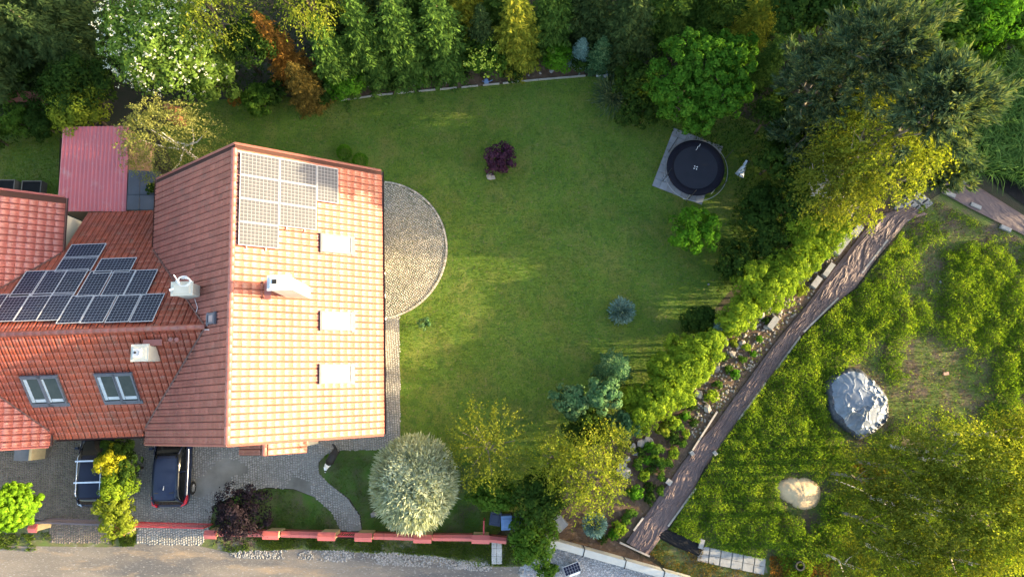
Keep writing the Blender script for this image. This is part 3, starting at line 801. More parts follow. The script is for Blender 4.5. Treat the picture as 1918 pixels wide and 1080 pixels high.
def gate(a, b, hz, lab, m, wa, wb, nb=26, off=.0):
    d = (b - a); d.z = 0; d.normalize(); ang = math.atan2(d.y, d.x)
    s = a + d * (wa / 2 + .02); e = b - d * (wb / 2 + .02); L = (e - s).length; c = (s + e) / 2 + Vector((-d.y, d.x, 0)) * off
    t = thing("gate", (c.x, c.y, 0), lab, "gate", None, ang)
    mb = MB()
    for z in (.12, hz): mb.box((0, 0, z), (L, .07, .06))
    for x in (-L / 2 + .03, L / 2 - .03): mb.box((x, 0, hz / 2 + .06), (.06, .06, hz - .18))
    obj("gate_frame", mb.mesh("gate_frame", m), t)
    mb = MB(); mb.box((0, 0, hz / 2 + .05), (.025, .025, hz - .12)); me = mb.mesh("bar", m); n = int(L / .13)
    for i in range(n): obj("bar", me, t, (-L / 2 + .06 + (L - .12) * (i + .5) / n, 0, .01))
gate(P(60, 978, 1.3), P(205, 983, 1.3), 1.25, "dark grey sliding gate at the neighbour's drive", M_grm, .2, .1)
gate(P(236, 985, 1.3), P(383, 989, 1.3), 1.25, "bright red sliding gate behind the parked cars", M_redm, .1, .1)
gate(pos[4], pos[5], 1.0, "small red garden gate at the end of the curved path", M_redm, .88, .86)
p = P(906, 992, 1.1); t = thing("red_rail", (p.x, p.y, 0), "short red rail running from the last pillar to the bins", "rail")
mb = MB(); mb.box((0, 0, 1.05), (.07, .9, .07)); mb.box((0, -.4, .52), (.06, .06, 1.02)); mb.box((0, .4, .52), (.06, .06, 1.02)); obj("rail", mb.mesh("rail", M_redm), t)

# grey concrete wall beside the gravel yard (panels and joints)
M_conc = mat("pale_concrete_wall", (.36, .36, .335), (.30, .30, .28), 2, .8, .003, 60)
A, B = P(1022, 1014, .9), P(1300, 1092, .9)
d = (B - A); d.z = 0; L = d.length; d.normalize(); ang = math.atan2(d.y, d.x); m = (A + B) / 2
t = thing("concrete_wall", (m.x, m.y, 0), "pale concrete wall with dark joints beside the grey gravel", "wall", None, ang)
for i, (s, e) in enumerate(((0, .26), (.26, .54), (.54, .80), (.80, 1.0))):
    mb = MB(); l = (e - s) * L - .05; mb.box(((s + e) / 2 * L - L / 2, 0, .45), (l, .34, .9)); obj("wall_panel", mb.mesh("wall_panel", M_conc), t)
    if i: mb = MB(); mb.box((s * L - L / 2, -.02, .46), (.045, .42, .9)); obj("joint", mb.mesh("joint", M_black), t)
mb = MB(); mb.box((0, 0, .3), (.42, .34, .6)); o = obj("concrete_block", mb.mesh("concrete_block", M_conc), None, (P(1027, 1027, .6).x, P(1027, 1027, .6).y, 0), (0, 0, ang), label="pale concrete block below the start of the concrete wall", category="block")

# small ground-mounted solar lamp panel in the gravel
p = P(1072, 1066, .7); t = thing("ground_solar_panel", (p.x, p.y, 0), "small black solar panel on a white box in the grey gravel", "solar panel", None, .35)
mb = MB(); mb.box((.05, -.12, .25), (.55, .45, .5)); obj("box", mb.mesh("box", M_white), t)
mb = MB(); mb.k = 0; mb.box((0, 0, 0), (.86, .56, .03)); o = obj("panel", mb.mesh("panel", M_pfr), t, (0, .02, .62), (.35, 0, 0))
mc = MB()
for i in range(6):
    for j in range(3): mc.box((-.345 + i * .138, -.17 + j * .17, .018), (.125, .157, .006))
obj("solar_cell", mc.mesh("solar_cell_small", M_cellb), o, kind="stuff")

# ------------------------------------------------------------------ cars
M_paint1 = mat("midnight_blue_paint", (.010, .014, .032), None, 1, .3, spec=.22)
M_paint2 = mat("black_blue_paint", (.010, .016, .040), None, 1, .3, spec=.25)
M_carg = mat("car_glass", (.005, .006, .008), None, 1, .12, spec=.3)
M_tyre = mat("tyre_rubber", (.015, .015, .015), None, 3, .8)
M_rim = mat("alloy_rim", (.35, .36, .38), None, 3, .3, metal=.8)
M_chr = mat("silver_trim", (.65, .67, .70), None, 3, .3, metal=.7)
M_redl = mat("red_lamp_glass", (.55, .01, .015), None, 3, .15, spec=.8)
M_plate = mat("white_plate", (.7, .7, .68), None, 3, .5)
M_plast = mat("black_plastic", (.02, .02, .02), None, 3, .6)
def loft(name, secs, m, parent, smooth=True, sub=1, closed_ends=True):
    """secs: list of (y, [(x,z)...]) half outlines mirrored about x=0"""
    V = []; F = []; n = None
    for y, pr in secs:
        full = [(x, z) for x, z in pr] + [(-x, z) for x, z in reversed(pr) if abs(x) > 1e-6]
        n = len(full); V += [(x, y, z) for x, z in full]
    for i in range(len(secs) - 1):
        for k in range(n): F.append((i * n + k, i * n + (k + 1) % n, (i + 1) * n + (k + 1) % n, (i + 1) * n + k))
    F += [tuple(range(n))[::-1], tuple(range((len(secs) - 1) * n, len(secs) * n))]
    me = bpy.data.meshes.new(name); me.from_pydata(V, [], F); me.materials.append(m)
    bm = bmesh.new(); bm.from_mesh(me); bmesh.ops.recalc_face_normals(bm, faces=bm.faces); bm.to_mesh(me); bm.free()
    if smooth: me.polygons.foreach_set("use_smooth", [True] * len(me.polygons))
    o = obj(name, me, parent)
    if sub:
        md = o.modifiers.new("smooth", 'SUBSURF'); md.levels = sub; md.render_levels = sub
    return o
def car(p, rz, label, paint, kind):
    """nose towards +Y, tail at -Y; origin below the middle"""
    t = thing("parked_car", (p.x, p.y, 0), label, "car", "dark cars parked on the drives", rz)
    Lh = 2.25
    def body(y, w, zs, zt, zb=.28): return (y, [(0, zb), (w * .90, zb), (w, zb + .22), (w * 1.0, zs - .14), (w * .95, zs), (w * .80, zt), (0, zt + .02)])
    loft("body", [body(-Lh, .66, .78, .84, .42), body(-Lh + .08, .80, .88, .93, .34), body(-Lh + .35, .885, .93, .97), body(-1.3, .90, .95, .98), body(0, .90, .93, .96), body(.95, .90, .92, .96),
                  body(1.5, .88, .86, .94), body(1.95, .84, .76, .84), body(Lh - .06, .74, .66, .72, .34), body(Lh, .62, .60, .66, .40)], paint, t)
    ztop = 1.50 if kind == 1 else 1.54
    y0, y1, y2, y3 = -Lh + .12, -Lh + (.55 if kind == 1 else .50), .35, 1.15
    def cab(y, wb, wt, zt, zb=.90): return (y, [(0, zb), (wb, zb), (wb * .98, zb + .10), (wt + .03, zt - .06), (wt * .88, zt), (0, zt + .015)])
    loft("greenhouse", [cab(y0, .74, .66, .99), cab(y0 + .1, .78, .66, 1.12), cab(y1, .82, .64, ztop - .05), cab(-.6, .84, .66, ztop), cab(y2, .83, .66, ztop - .05), cab(y2 + .35, .82, .62, ztop - .22), cab(y3, .78, .70, .97)], M_carg, t)
    # painted roof skin and pillars, proud of the glass
    mb = MB(); ny, nx = 14, 8; V = []; F = []
    for j in range(ny + 1):
        s = j / ny; yy = y1 - .10 + (y2 + .12 - y1) * s
        w = .645 - .10 * max(0, (abs(s - .5) * 2)) ** 5
        for i in range(nx + 1):
            a = -1 + 2 * i / nx; V.append((a * w, yy, ztop + .045 - .055 * a * a - .10 * (abs(s - .45) * 1.9) ** 2.6))
    k = len(V)
    V += [(x, y, z - .03) for x, y, z in V]
    for j in range(ny):
        for i in range(nx):
            q = (j * (nx + 1) + i, j * (nx + 1) + i + 1, (j + 1) * (nx + 1) + i + 1, (j + 1) * (nx + 1) + i); F.append(q); F.append(tuple(k + z for z in reversed(q)))
    for j in range(ny):
        for i in (0, nx): a, b = j * (nx + 1) + i, (j + 1) * (nx + 1) + i; F.append((a, b, k + b, k + a))
    for i in range(nx):
        for j in (0, ny): a, b = j * (nx + 1) + i, j * (nx + 1) + i + 1; F.append((a, b, k + b, k + a))
    mb.add(V, F); rf = obj("roof", mb.mesh("roof", paint, True), t)
    for s in (-1, 1):
        for ya, yb, zb_ in ((y2 + .1, y3 + .02, .96), (y1 - .02, y0 + .06, .98)):
            mb = MB(); mb.tube([(s * .62, ya, ztop - .06), (s * .75, yb, zb_)], .035, 5); obj("pillar", mb.mesh("pillar", paint), t)
        mb = MB(); mb.tube([(s * .70, -.45, ztop - .08), (s * .845, -.45, .95)], .035, 4); obj("pillar", mb.mesh("pillar", paint), t)
        mb = MB(); mb.tube([(s * .885, -1.7, .945), (s * .90, -.3, .945), (s * .88, .9, .93)], .018, 4); obj("window_trim", mb.mesh("window_trim", M_chr), t)
        mb = MB(); mb.box((s * 1.0, .72, 1.02), (.18, .12, .13)); obj("mirror", mb.mesh("mirror", paint), t)
        # tail and head lamps
        mb = MB(); mb.prism([(s * .60, -Lh + .02), (s * .86, -Lh + .16), (s * .905, -Lh + .60), (s * .80, -Lh + .34)], .80, 1.0 if kind == 2 else .93); obj("tail_light", mb.mesh("tail_light", M_redl if kind == 2 else M_chr), t)
        mb = MB(); mb.prism([(s * .50, Lh - .10), (s * .74, Lh - .16), (s * .84, Lh - .50), (s * .62, Lh - .36)], .66, .80); obj("headlight", mb.mesh("headlight", M_chr), t)
        for yy in (-1.38, 1.38):
            mb = MB(); mb.tube([(s * .72, yy, .33), (s * .925, yy, .33)], .33, 18); w = obj("wheel", mb.mesh("wheel", M_tyre), t)
            mb = MB(); mb.tube([(s * .90, yy, .33), (s * .935, yy, .33)], .21, 5); mb.tube([(s * .90, yy, .33), (s * .945, yy, .33)], .06, 8)
            for q in range(5):
                a = q * 2 * math.pi / 5; mb.tube([(s * .935, yy, .33), (s * .94, yy + .2 * math.cos(a), .33 + .2 * math.sin(a))], .025, 4)
            obj("rim", mb.mesh("rim", M_rim), w)
    if kind == 1:
        for s in (-1, 1):
            mb = MB(); mb.tube([(s * .60, -1.62, ztop + .0), (s * .60, -1.5, ztop + .07), (s * .60, .25, ztop + .07), (s * .60, .38, ztop)], .026, 6); obj("roof_rail", mb.mesh("roof_rail", M_chr), t)
        for yy in (-.95, .10):
            mb = MB(); mb.box((0, yy, ztop + .115), (1.38, .075, .035)); obj("crossbar", mb.mesh("crossbar", M_chr), t)
    else:
        mb = MB(); mb.box((0, -1.45, ztop + .0), (1.0, .05, .03)); obj("spoiler_strip", mb.mesh("spoiler_strip", M_plast), t)
        mb = MB(); mb.tube([(0, -1.1, ztop + .03), (0, -1.3, ztop + .10)], .018, 5); obj("aerial", mb.mesh("aerial", M_chr), t)
    mb = MB(); mb.box((0, -Lh + .01, .55), (.52, .04, .12)); obj("number_plate", mb.mesh("number_plate", M_plate), t)
    mb = MB(); mb.tube([(-.3, -Lh + .25, 1.06), (.35, -Lh + .20, 1.08)], .012, 4); obj("wiper", mb.mesh("wiper", M_plast), t)
    return t
q = P(183, 943, .5); car(Vector((q.x, q.y + 2.15, 0)), .03, "dark blue estate car with silver roof rails and crossbars, left of the yellow hedge", M_paint1, 1)
q = P(322, 944, .5); car(Vector((q.x, q.y + 2.15, 0)), .03, "black car with red tail lights, between the yellow hedge and the paved yard", M_paint2, 2)
# grey box and post under the neighbour's eave
p = P(43, 848, .9); t = thing("grey_bin_store", (p.x, p.y, 0), "grey box half under the neighbour's eave by the brown paving", "box")
mb = MB(); mb.box((0, .4, .45), (.75, 1.5, .9)); mb.box((0, .4, .93), (.82, 1.56, .05)); obj("box", mb.mesh("box", mat("grey_box", (.13, .135, .15), None, 3, .6)), t)
mb = MB(); mb.box((.52, .35, .55), (.14, 1.4, 1.1)); obj("timber_post", mb.mesh("timber_post", M_plas), t)

# ------------------------------------------------------------------ trampoline and its slabs
cor = [P(1262, 240), P(1221, 348), P(1313, 383), P(1354, 275)]
pad = sheet("slab_terrace", [(c.x, c.y) for c in cor], .01, M_joint)
u = (cor[3] - cor[0]); v = (cor[1] - cor[0]); nu, nv = 7, 8; M_psl = mat("grey_paving_slab", (.22, .23, .25), (.16, .17, .185), 2, .8, .004, 50, jitter=.1)
mb = MB(); mb.box((0, 0, .03), (u.length / nu - .012, v.length / nv - .012, .05), 0, .98); sm = mb.mesh("slab", M_psl); ang = math.atan2(u.y, u.x)
for i in range(nu):
    for j in range(nv):
        q = cor[0] + u * ((i + .5) / nu) + v * ((j + .5) / nv); obj("slab", sm, pad, (q.x, q.y, random.uniform(0, .008)), (0, 0, ang))
p = P(1303, 314, .9); t = thing("trampoline", (p.x, p.y, 0), "round black trampoline on grey slabs beside the big green tree", "trampoline")
M_mat = mat("trampoline_mat", (.020, .021, .030), (.016, .018, .025), 2, .7, spec=.15)
M_padm = mat("trampoline_padding", (.005, .005, .010), (.008, .008, .014), 3, .6, spec=.12)
mb = MB(); mb.tube([(0, 0, .88), (0, 0, .895)], 1.23, 48); obj("mat", mb.mesh("mat", M_mat), t)
mb = MB(); n = 48
vs = []; 
for i in range(n):
    a = 2 * math.pi * i / n
    for r, z in ((1.21, .90), (1.24, .925), (1.56, .93), (1.60, .89), (1.58, .86)): vs.append((r * math.cos(a), r * math.sin(a), z + .008 * math.sin(i * 2.6)))
mb.add(vs, [(i * 5 + k, ((i + 1) % n) * 5 + k, ((i + 1) % n) * 5 + k + 1, i * 5 + k + 1) for i in range(n) for k in range(4)]); obj("padding", mb.mesh("padding", M_padm, True), t)
mb = MB(); mb.ring((.05, -.09, .72), 1.76, .017, 60, 6); obj("frame_ring", mb.mesh("frame_ring", M_rim), t)
for i in range(6):
    a = i * math.pi / 3 + .3; c, s = math.cos(a), math.sin(a)
    mb = MB(); mb.tube([(1.55 * c, 1.55 * s, .86), (1.6 * c, 1.6 * s, .06), (1.6 * c + .2 * s, 1.6 * s - .2 * c, .06)], .022, 5); obj("leg", mb.mesh("leg", M_chr), t)
    mb = MB(); mb.tube([(1.74 * c, 1.74 * s, .1), (1.74 * c, 1.74 * s, 2.3)], .02, 5); obj("net_pole", mb.mesh("net_pole", M_plast), t)
mb = MB()
for k in range(4):
    a = k * math.pi / 2 + .4; mb.add([(.03 * math.cos(a) - .02 * math.sin(a), .03 * math.sin(a) + .02 * math.cos(a), .8985), (.13 * math.cos(a - .25), .13 * math.sin(a - .25), .8985), (.13 * math.cos(a + .3), .13 * math.sin(a + .3), .8985)], [(0, 1, 2)])
obj("emblem", mb.mesh("emblem", M_white), t)
mb = MB(); mb.tube([(.05, 1.0, .93), (.12, 1.08, .94), (.16, 1.2, .94), (.25, 1.22, .95), (.3, 1.35, .95)], .012, 4); obj("loose_strap", mb.mesh("loose_strap", M_white), t)

# closed white parasol lying in the grass right of it
p = P(1393, 314, .3); t = thing("folded_parasol", (p.x, p.y, 0), "folded white fabric parasol lying in the shade right of the trampoline", "parasol", None, math.radians(-28))
M_cloth = mat("white_canvas", (.62, .66, .72), (.52, .56, .62), 6, .7)
n = 16; V = []; F = []
for j in range(9):
    s = j / 8; r = .07 + .17 * s ** 1.3 if j < 8 else .25
    for i in range(n):
        a = 2 * math.pi * i / n; rr = r * (1 + .22 * math.cos(a * 5 + j * .25)); V.append((rr * math.cos(a), .5 - s * .95, .16 + rr * math.sin(a) * .6 + .05 * (1 - s)))
for j in range(8):
    for i in range(n): F.append((j * n + i, j * n + (i + 1) % n, (j + 1) * n + (i + 1) % n, (j + 1) * n + i))
F.append(tuple(range(n)))
mb = MB(); mb.add(V, F); obj("canopy", mb.mesh("canopy", M_cloth, True), t)
mb = MB(); mb.tube([(0, .5, .2), (.02, .62, .22)], .025, 6); mb.box((.10, .40, .25), (.12, .22, .08)); obj("pole", mb.mesh("pole", M_plast), t)

# ------------------------------------------------------------------ fabric-covered strip, slabs, timber edging
M_fab = mat("brown_weed_fabric", (.115, .078, .070), (.090, .060, .056), 1.2, .6, .004, 30, spec=.25, patches=[((.15, .11, .095), 2.5, .62, .78)])
LE = [(1702, 386), (1655, 400), (1618, 432), (1580, 480), (1548, 520), (1525, 552), (1495, 590), (1452, 640), (1408, 700), (1372, 748), (1338, 795), (1305, 832), (1276, 868), (1258, 895), (1236, 925), (1210, 962), (1192, 985), (1172, 1014)]
RE = [(1735, 402), (1700, 412), (1660, 462), (1640, 485), (1600, 540), (1572, 562), (1530, 598), (1500, 628), (1472, 668), (1440, 712), (1412, 750), (1378, 792), (1345, 842), (1318, 876), (1298, 918), (1275, 950), (1252, 985), (1214, 1038)]
def resamp(pl, n):
    w = np.array([[P(u, v).x, P(u, v).y] for u, v in pl]); d = np.r_[0, np.cumsum(np.linalg.norm(np.diff(w, axis=0), axis=1))]; t = np.linspace(0, d[-1], n)
    return np.stack([np.interp(t, d, w[:, 0]), np.interp(t, d, w[:, 1])], 1)
def cloth_strip(name, LEp, REp, n, k, m, amp, seed, label, cat, across=False):
    a, b = resamp(LEp, n), resamp(REp, n); S = np.linspace(0, 1, k)
    X = a[:, None] * (1 - S)[None, :, None] + b[:, None] * S[None, :, None]
    ln = np.r_[0, np.cumsum(np.linalg.norm(np.diff((a + b) / 2, axis=0), axis=1))][:, None] * np.ones((1, k)); ac = S[None, :] * 1.8 * np.ones((n, 1))
    w1 = fbm(ln * .8, ac * 2.2, seed) * 3.2
    r1 = 1 - np.abs(2 * fbm(ln * .75 + w1 * .6, ac * 3.0 + w1 * 1.2 - ln * .35, seed + 3, 3) - 1) ** .5
    r2 = 1 - np.abs(2 * fbm(ln * 2.6 + w1 * 1.3, ac * 10 - ln * 1.6, seed + 9, 3) - 1) ** .6
    edge = np.minimum(1, np.minimum(S, 1 - S)[None, :] * 6 + .15)
    Z = .05 + amp * (.65 * r1 + .28 * r2) * edge + .05 * fbm(ln * .5, ac, seed + 20)
    V = np.concatenate([X.reshape(-1, 2), Z.reshape(-1, 1)], 1); idx = np.arange(n * k).reshape(n, k)
    F = np.stack([idx[:-1, :-1], idx[:-1, 1:], idx[1:, 1:], idx[1:, :-1]], -1).reshape(-1, 4)
    return obj(name, mesh_np(name, V, F, m, True), None, label=label, category=cat)
cloth_strip("weed_fabric", LE, RE, 700, 84, M_fab, .15, 5, "long wrinkled brown fabric strip running diagonally past the hedge", "ground fabric")
def timber(pts, lab, m, w=.09, h=.1, z=.12):
    pts = [P(u, v) for u, v in pts]; a, b = pts[0], pts[-1]; c = (a + b) / 2; t = MB()
    d = b - a; t.box((0, 0, z), (d.length, w, h)); return obj("timber_edging", t.mesh("timber_edging", m), None, (c.x, c.y, 0), (0, 0, math.atan2(d.y, d.x)), label=lab, category="timber", group="timbers weighting the fabric")
M_tim = mat("weathered_timber", (.36, .31, .26), (.26, .22, .18), 4, .8)
for a, lab in ((((1660, 450), (1612, 512)), "pale board on the upper right edge of the fabric"), (((1568, 558), (1503, 622)), "grey board on the right edge of the fabric, below the widest folds"),
               (((1497, 630), (1452, 692)), "long grey board on the right edge, middle of the fabric strip"), (((1432, 716), (1381, 787)), "thin board on the right edge left of the tarpaulin mound"),
               (((1342, 770), (1296, 842)), "reddish board on the left edge beside the planted bed"), (((1303, 912), (1250, 984)), "board on the lower right edge of the fabric by the weeds"),
               (((1160, 1014), (1216, 1040)), "board across the bottom end of the fabric strip"), (((1204, 968), (1186, 992)), "short pale board at the lower left fabric edge")):
    timber(a, lab, M_tim)
M_stone = mat("pale_stone", (.26, .235, .205), (.17, .155, .14), 3, .85, .02, 12)
M_wst = mat("white_block", (.23, .225, .215), (.16, .155, .15), 3, .8, .01, 20)
def stone_mesh(seed, m, flat=.5):
    bm = bmesh.new(); bmesh.ops.create_icosphere(bm, subdivisions=1, radius=.5); r = random.Random(seed * 7)
    for v in bm.verts: v.co *= r.uniform(.62, 1.18); v.co.z *= flat
    me = bpy.data.meshes.new("stone"); bm.to_mesh(me); bm.free(); me.materials.append(m); return me
def blockm(w, l, h, m):
    mb = MB(); mb.box((0, 0, h / 2), (w, l, h), 0, .94); return mb.mesh("block", m)
for (u, v, w, l, a, lab) in ((1578, 458, 1.35, .42, .88, "white concrete block on the upper left fabric edge"), (1605, 432, .8, .4, .88, "pale block near the birch at the top of the strip"),
                             (1448, 604, .8, .35, .9, "pale slab where the stones meet the fabric"), (1552, 505, .9, .3, .9, "narrow pale block left of the fabric folds"), (1253, 902, .30, .30, .9, "small white block at the left fabric edge, lower bed"),
                             (1339, 848, .2, .25, .6, "tiny white block on the right fabric edge"), (1296, 848, .2, .25, .6, "tiny pale block on the left fabric edge"), (1047, 978, .62, .75, .75, "tilted white box between the bins and the blue spruce"), (1529, 528, .7, .35, .9, "grey block at the end of the stone row by the fabric")):
    p = P(u, v, .2); obj("concrete_block", blockm(w, l, .28 if u != 1047 else .5, M_wst), None, (p.x, p.y, 0.0), (0, 0, a), label=lab, category="block")
# slabs at the top of the strip
tp = sheet("slab_landing", poly([(1672, 385), (1712, 358), (1738, 370), (1700, 410)]), .012, M_joint)
a0, b0 = P(1690, 372), P(1725, 384)
for i in range(3):
    for j in range(3):
        q = P(1684 + i * 17 + j * 9, 391 - i * 12 + j * 7); obj("slab", blockm(.52, .42, .06, M_wst), tp, (q.x, q.y, .012), (0, 0, .62))
# fabric and netting at the right edge of the photo
cloth_strip("weed_fabric", [(1770, 340), (1830, 350), (1918, 405), (2100, 505)], [(1762, 362), (1818, 392), (1918, 442), (2100, 560)], 240, 30, mat("brown_fabric_dark", (.10, .065, .06), (.075, .05, .05), 1.2, .5, .004, 30), .07, 15, "short brown fabric strip with seams at the right photo edge", "ground fabric")
p = P(1870, 340, .1); net = sheet("dark_ditch_sheet", poly([(1810, 292), (1860, 312), (1918, 335), (2100, 400), (2100, 470), (1918, 385), (1850, 335)]), .05, mat("black_plastic_sheet", (.004, .004, .005), (.007, .007, .008), 2, .5, .02, 6, spec=.12), kind=None, label="flat black sheet standing in for the dark ditch and netting beside the reeds", category="plastic sheet")  # flat black sheet stands in for the dark ditch and its netting
for (u, v, lab) in ((1779, 364, "white stone block at the upper end of the right fabric"), (1827, 386, "white stone block in the middle of the right fabric edge"), (1883, 428, "white stone block near the right photo edge"), (1800, 338, "pale stone block above the right fabric")):
    p = P(u, v, .1); obj("white_block", blockm(.62, .22, .14, M_wst), None, (p.x, p.y, .05), (0, 0, -.45), label=lab, category="block")
# slabs and black plastic at the bottom
bs = sheet("slab_path", poly([(1308, 1025), (1432, 1050), (1438, 1072), (1310, 1048)]), .012, M_joint)
for i in range(6):
    for j in range(2):
        q = P(1318 + i * 21 + j * -2, 1030 + i * 4.3 + j * 14); obj("slab", blockm(.56, .42, .07, M_wst), bs, (q.x, q.y, .012), (0, 0, -.17))
cloth_strip("black_plastic", [(1247, 990), (1290, 1004), (1318, 1022)], [(1230, 1004), (1262, 1022), (1308, 1040)], 90, 26, MATS["black_plastic_sheet"], .10, 33, "crumpled black plastic below the end of the fabric strip", "plastic sheet")
p = P(1314, 1018, .2); obj("concrete_block", blockm(.25, .5, .25, M_wst), None, (p.x, p.y, 0), (0, 0, -.3), label="small white block where the black plastic meets the slab path", category="block")
p = P(1497, 1058, .3); t = thing("drain_pipe", (p.x, p.y, 0), "black round pipe standing in brown litter at the bottom edge", "pipe")
mb = MB(); n = 18; V = []; F = []
for r, z in ((.24, 0), (.24, .45), (.17, .45), (.17, .02)):
    for i in range(n): V.append((r * math.cos(2 * math.pi * i / n), r * math.sin(2 * math.pi * i / n), z))
for j in range(3):
    for i in range(n): F.append((j * n + i, j * n + (i + 1) % n, (j + 1) * n + (i + 1) % n, (j + 1) * n + i))
F.append(tuple(range(3 * n, 4 * n))); mb.add(V, F); obj("pipe", mb.mesh("pipe", M_plast), t)

# ------------------------------------------------------------------ tarpaulin mound, sand heap, pool of stones round it
def mound(name, pxs, h, m, label, cat, wr, seed, pw=.5, n=90, rings=42, rim=None):
    pts = np.array([[P(u, v).x, P(u, v).y] for u, v in pxs]); c = pts.mean(0)
    ang = np.arctan2(pts[:, 1] - c[1], pts[:, 0] - c[0]); rad = np.hypot(*(pts - c).T); o = np.argsort(ang); ang, rad = ang[o], rad[o]
    n = n * 2; A = np.linspace(-math.pi, math.pi, n, endpoint=False); R = np.interp(A, np.r_[ang - 2 * math.pi, ang, ang + 2 * math.pi], np.r_[rad, rad, rad])
    S = np.linspace(0.001, 1, rings)
    X = np.cos(A)[None] * R[None] * S[:, None]; Y = np.sin(A)[None] * R[None] * S[:, None]
    base = (1 - S[:, None] ** 2.2) ** pw * h
    if wr:
        f = fbm(X * .9 + 3, Y * .9, seed); rd = 1 - np.abs(2 * fbm(X * .9 + f * 2.5, Y * .9 - f * 2.2, seed + 4, 2) - 1) ** .45
        rd2 = 1 - np.abs(2 * fbm(X * 3.4 + f * 3, Y * 3.1, seed + 8, 3) - 1) ** .7
        rads = np.abs(np.sin(A * 9 + 9 * f)) * S[:, None] ** 5
        e1 = np.exp(-np.abs(2 * fbm(X * .55 + f * 1.6, Y * .55 - f, seed + 4, 2) - 1) / .05); e2 = np.exp(-np.abs(2 * fbm(X * 1.3 + f * 2.6, Y * 1.3, seed + 8, 2) - 1) / .07); e3 = np.exp(-np.abs(2 * fbm(X * 2.6 - f, Y * 2.6 + f * 3, seed + 12, 2) - 1) / .10)
        Z = base * (.8 + .45 * fbm(X * .5, Y * .5, seed + 30, 2)) + wr * (e1 * .55 + e2 * .35 + e3 * .18 * (.3 + S[:, None]) + rads * .45) * np.minimum(1, (1 - S[:, None]) * 9 + .2)
    else: Z = base * (.75 + .5 * fbm(X * 2, Y * 2, seed)) + .16 * fbm(X * 3.5, Y * 3.5, seed + 1, 3) * (1 - S[:, None])
    Z[-1] = -.01
    V = np.stack([X.ravel(), Y.ravel(), Z.ravel()], 1); idx = np.arange(rings * n).reshape(rings, n); nx = np.roll(idx, -1, 1)
    F = np.stack([idx[:-1], idx[1:], nx[1:], nx[:-1]], -1).reshape(-1, 4)
    me = mesh_np(name, V, F, [m, rim] if rim else m, True)
    if rim:
        ii, jj = np.meshgrid(np.arange(rings - 1), np.arange(n), indexing='ij'); a = A[jj]
        me.polygons.foreach_set("material_index", (ii / rings > .90 - .16 * fbm(np.cos(a) * 2.5, np.sin(a) * 2.5, 3, 3)).astype(np.int32).ravel())
    return obj(name, me, None, (c[0], c[1], 0), label=label, category=cat)
M_tarp = mat("silver_tarpaulin", (.15, .17, .20), (.085, .10, .125), 1.5, .38, .003, 20, spec=.6, metal=.15)
tp_px = [(1541, 715), (1560, 697), (1585, 688), (1608, 690), (1625, 705), (1640, 718), (1658, 740), (1662, 765), (1657, 790), (1640, 806), (1622, 818), (1604, 824), (1592, 812), (1570, 795), (1550, 770), (1543, 745)]
mound("tarpaulin_mound", tp_px, .75, M_tarp, "mound under a crumpled silver grey tarpaulin among the weeds", "tarpaulin", .26, 2, .6, 110, 60, mat("dark_tarpaulin_underside", (.045, .05, .062), (.02, .022, .03), 3, .45))
cx_, cy_ = 1603, 757
#rs = sheet("tarpaulin_skirt", poly([(cx_ + (u - cx_) * 1.045, cy_ + (v - cy_) * 1.045) for u, v in tp_px]), .05, MATS["black_plastic_sheet"], kind=None, label="dark plastic rim under the silver tarpaulin", category="plastic sheet")
M_sand = mat("pale_sand", (.46, .34, .20), (.38, .27, .16), 2.5, .95, .02, 20)
mound("sand_heap", [(1449, 910), (1470, 897), (1495, 895), (1520, 898), (1535, 910), (1537, 930), (1528, 948), (1505, 954), (1480, 942), (1460, 930)], .24, M_sand, "low heap of pale sand in the weeds", "sand heap", 0, 7, .8, 60, 26)

# ------------------------------------------------------------------ lawn border kerb and odds and ends
for (pa, pb, lab) in (((592, 191), (740, 173), "left"), ((740, 173), (905, 158), "mid"), ((905, 158), (1092, 143), "right")): pass
A_, C_ = P(592, 190), P(1098, 142); kp_ = [(640, 189), (700, 180), (780, 172), (860, 165), (940, 157), (1010, 150), (1095, 143)]
ek = thing("lawn_edging", P(860, 165), "thin pale concrete edging between the lawn and the spruce border", "edging"); eo = ek.location.copy()
mb = MB(); mb.box((0, 0, .05), (.96, .07, .12)); eme = mb.mesh("edging_stone", mat("edging_concrete", (.30, .29, .25), (.22, .21, .18), 2, .85))
kw = [P(u, v) for u, v in kp_]
for a, b in zip(kw[:-1], kw[1:]):
    n = max(1, round((b - a).length)); d = b - a
    for i in range(n):
        q = a + d * ((i + .5) / n) - eo; obj("edging_stone", eme, ek, q, (0, 0, math.atan2(d.y, d.x)))
M_blue = mat("blue_plastic", (.10, .17, .32), (.14, .22, .38), 3, .5)
p = P(911, 152, .2); t = thing("watering_can", (p.x, p.y, 0), "blue watering can at the lawn edge under the pale flowering shrub", "watering can")
mb = MB(); mb.tube([(0, 0, 0), (0, 0, .28)], [.14, .12], 12); obj("body", mb.mesh("body", M_blue), t); mb = MB(); mb.tube([(.12, 0, .1), (.35, 0, .32)], .025, 6); obj("spout", mb.mesh("spout", M_blue), t)
mb = MB(); mb.tube([(-.12, 0, .08), (-.24, 0, .2), (-.1, 0, .36), (.08, 0, .3)], .015, 5); obj("handle", mb.mesh("handle", M_blue), t)
p = P(1128, 136, .25); t = thing("crate", (p.x, p.y, 0), "pale blue crate at the dark corner of the lawn", "crate", None, -.1)
M_pb = mat("pale_blue_plastic", (.42, .50, .62), (.34, .42, .55), 3, .5)
mb = MB(); mb.box((0, 0, .03), (.62, .36, .05)); obj("base", mb.mesh("base", M_pb), t)
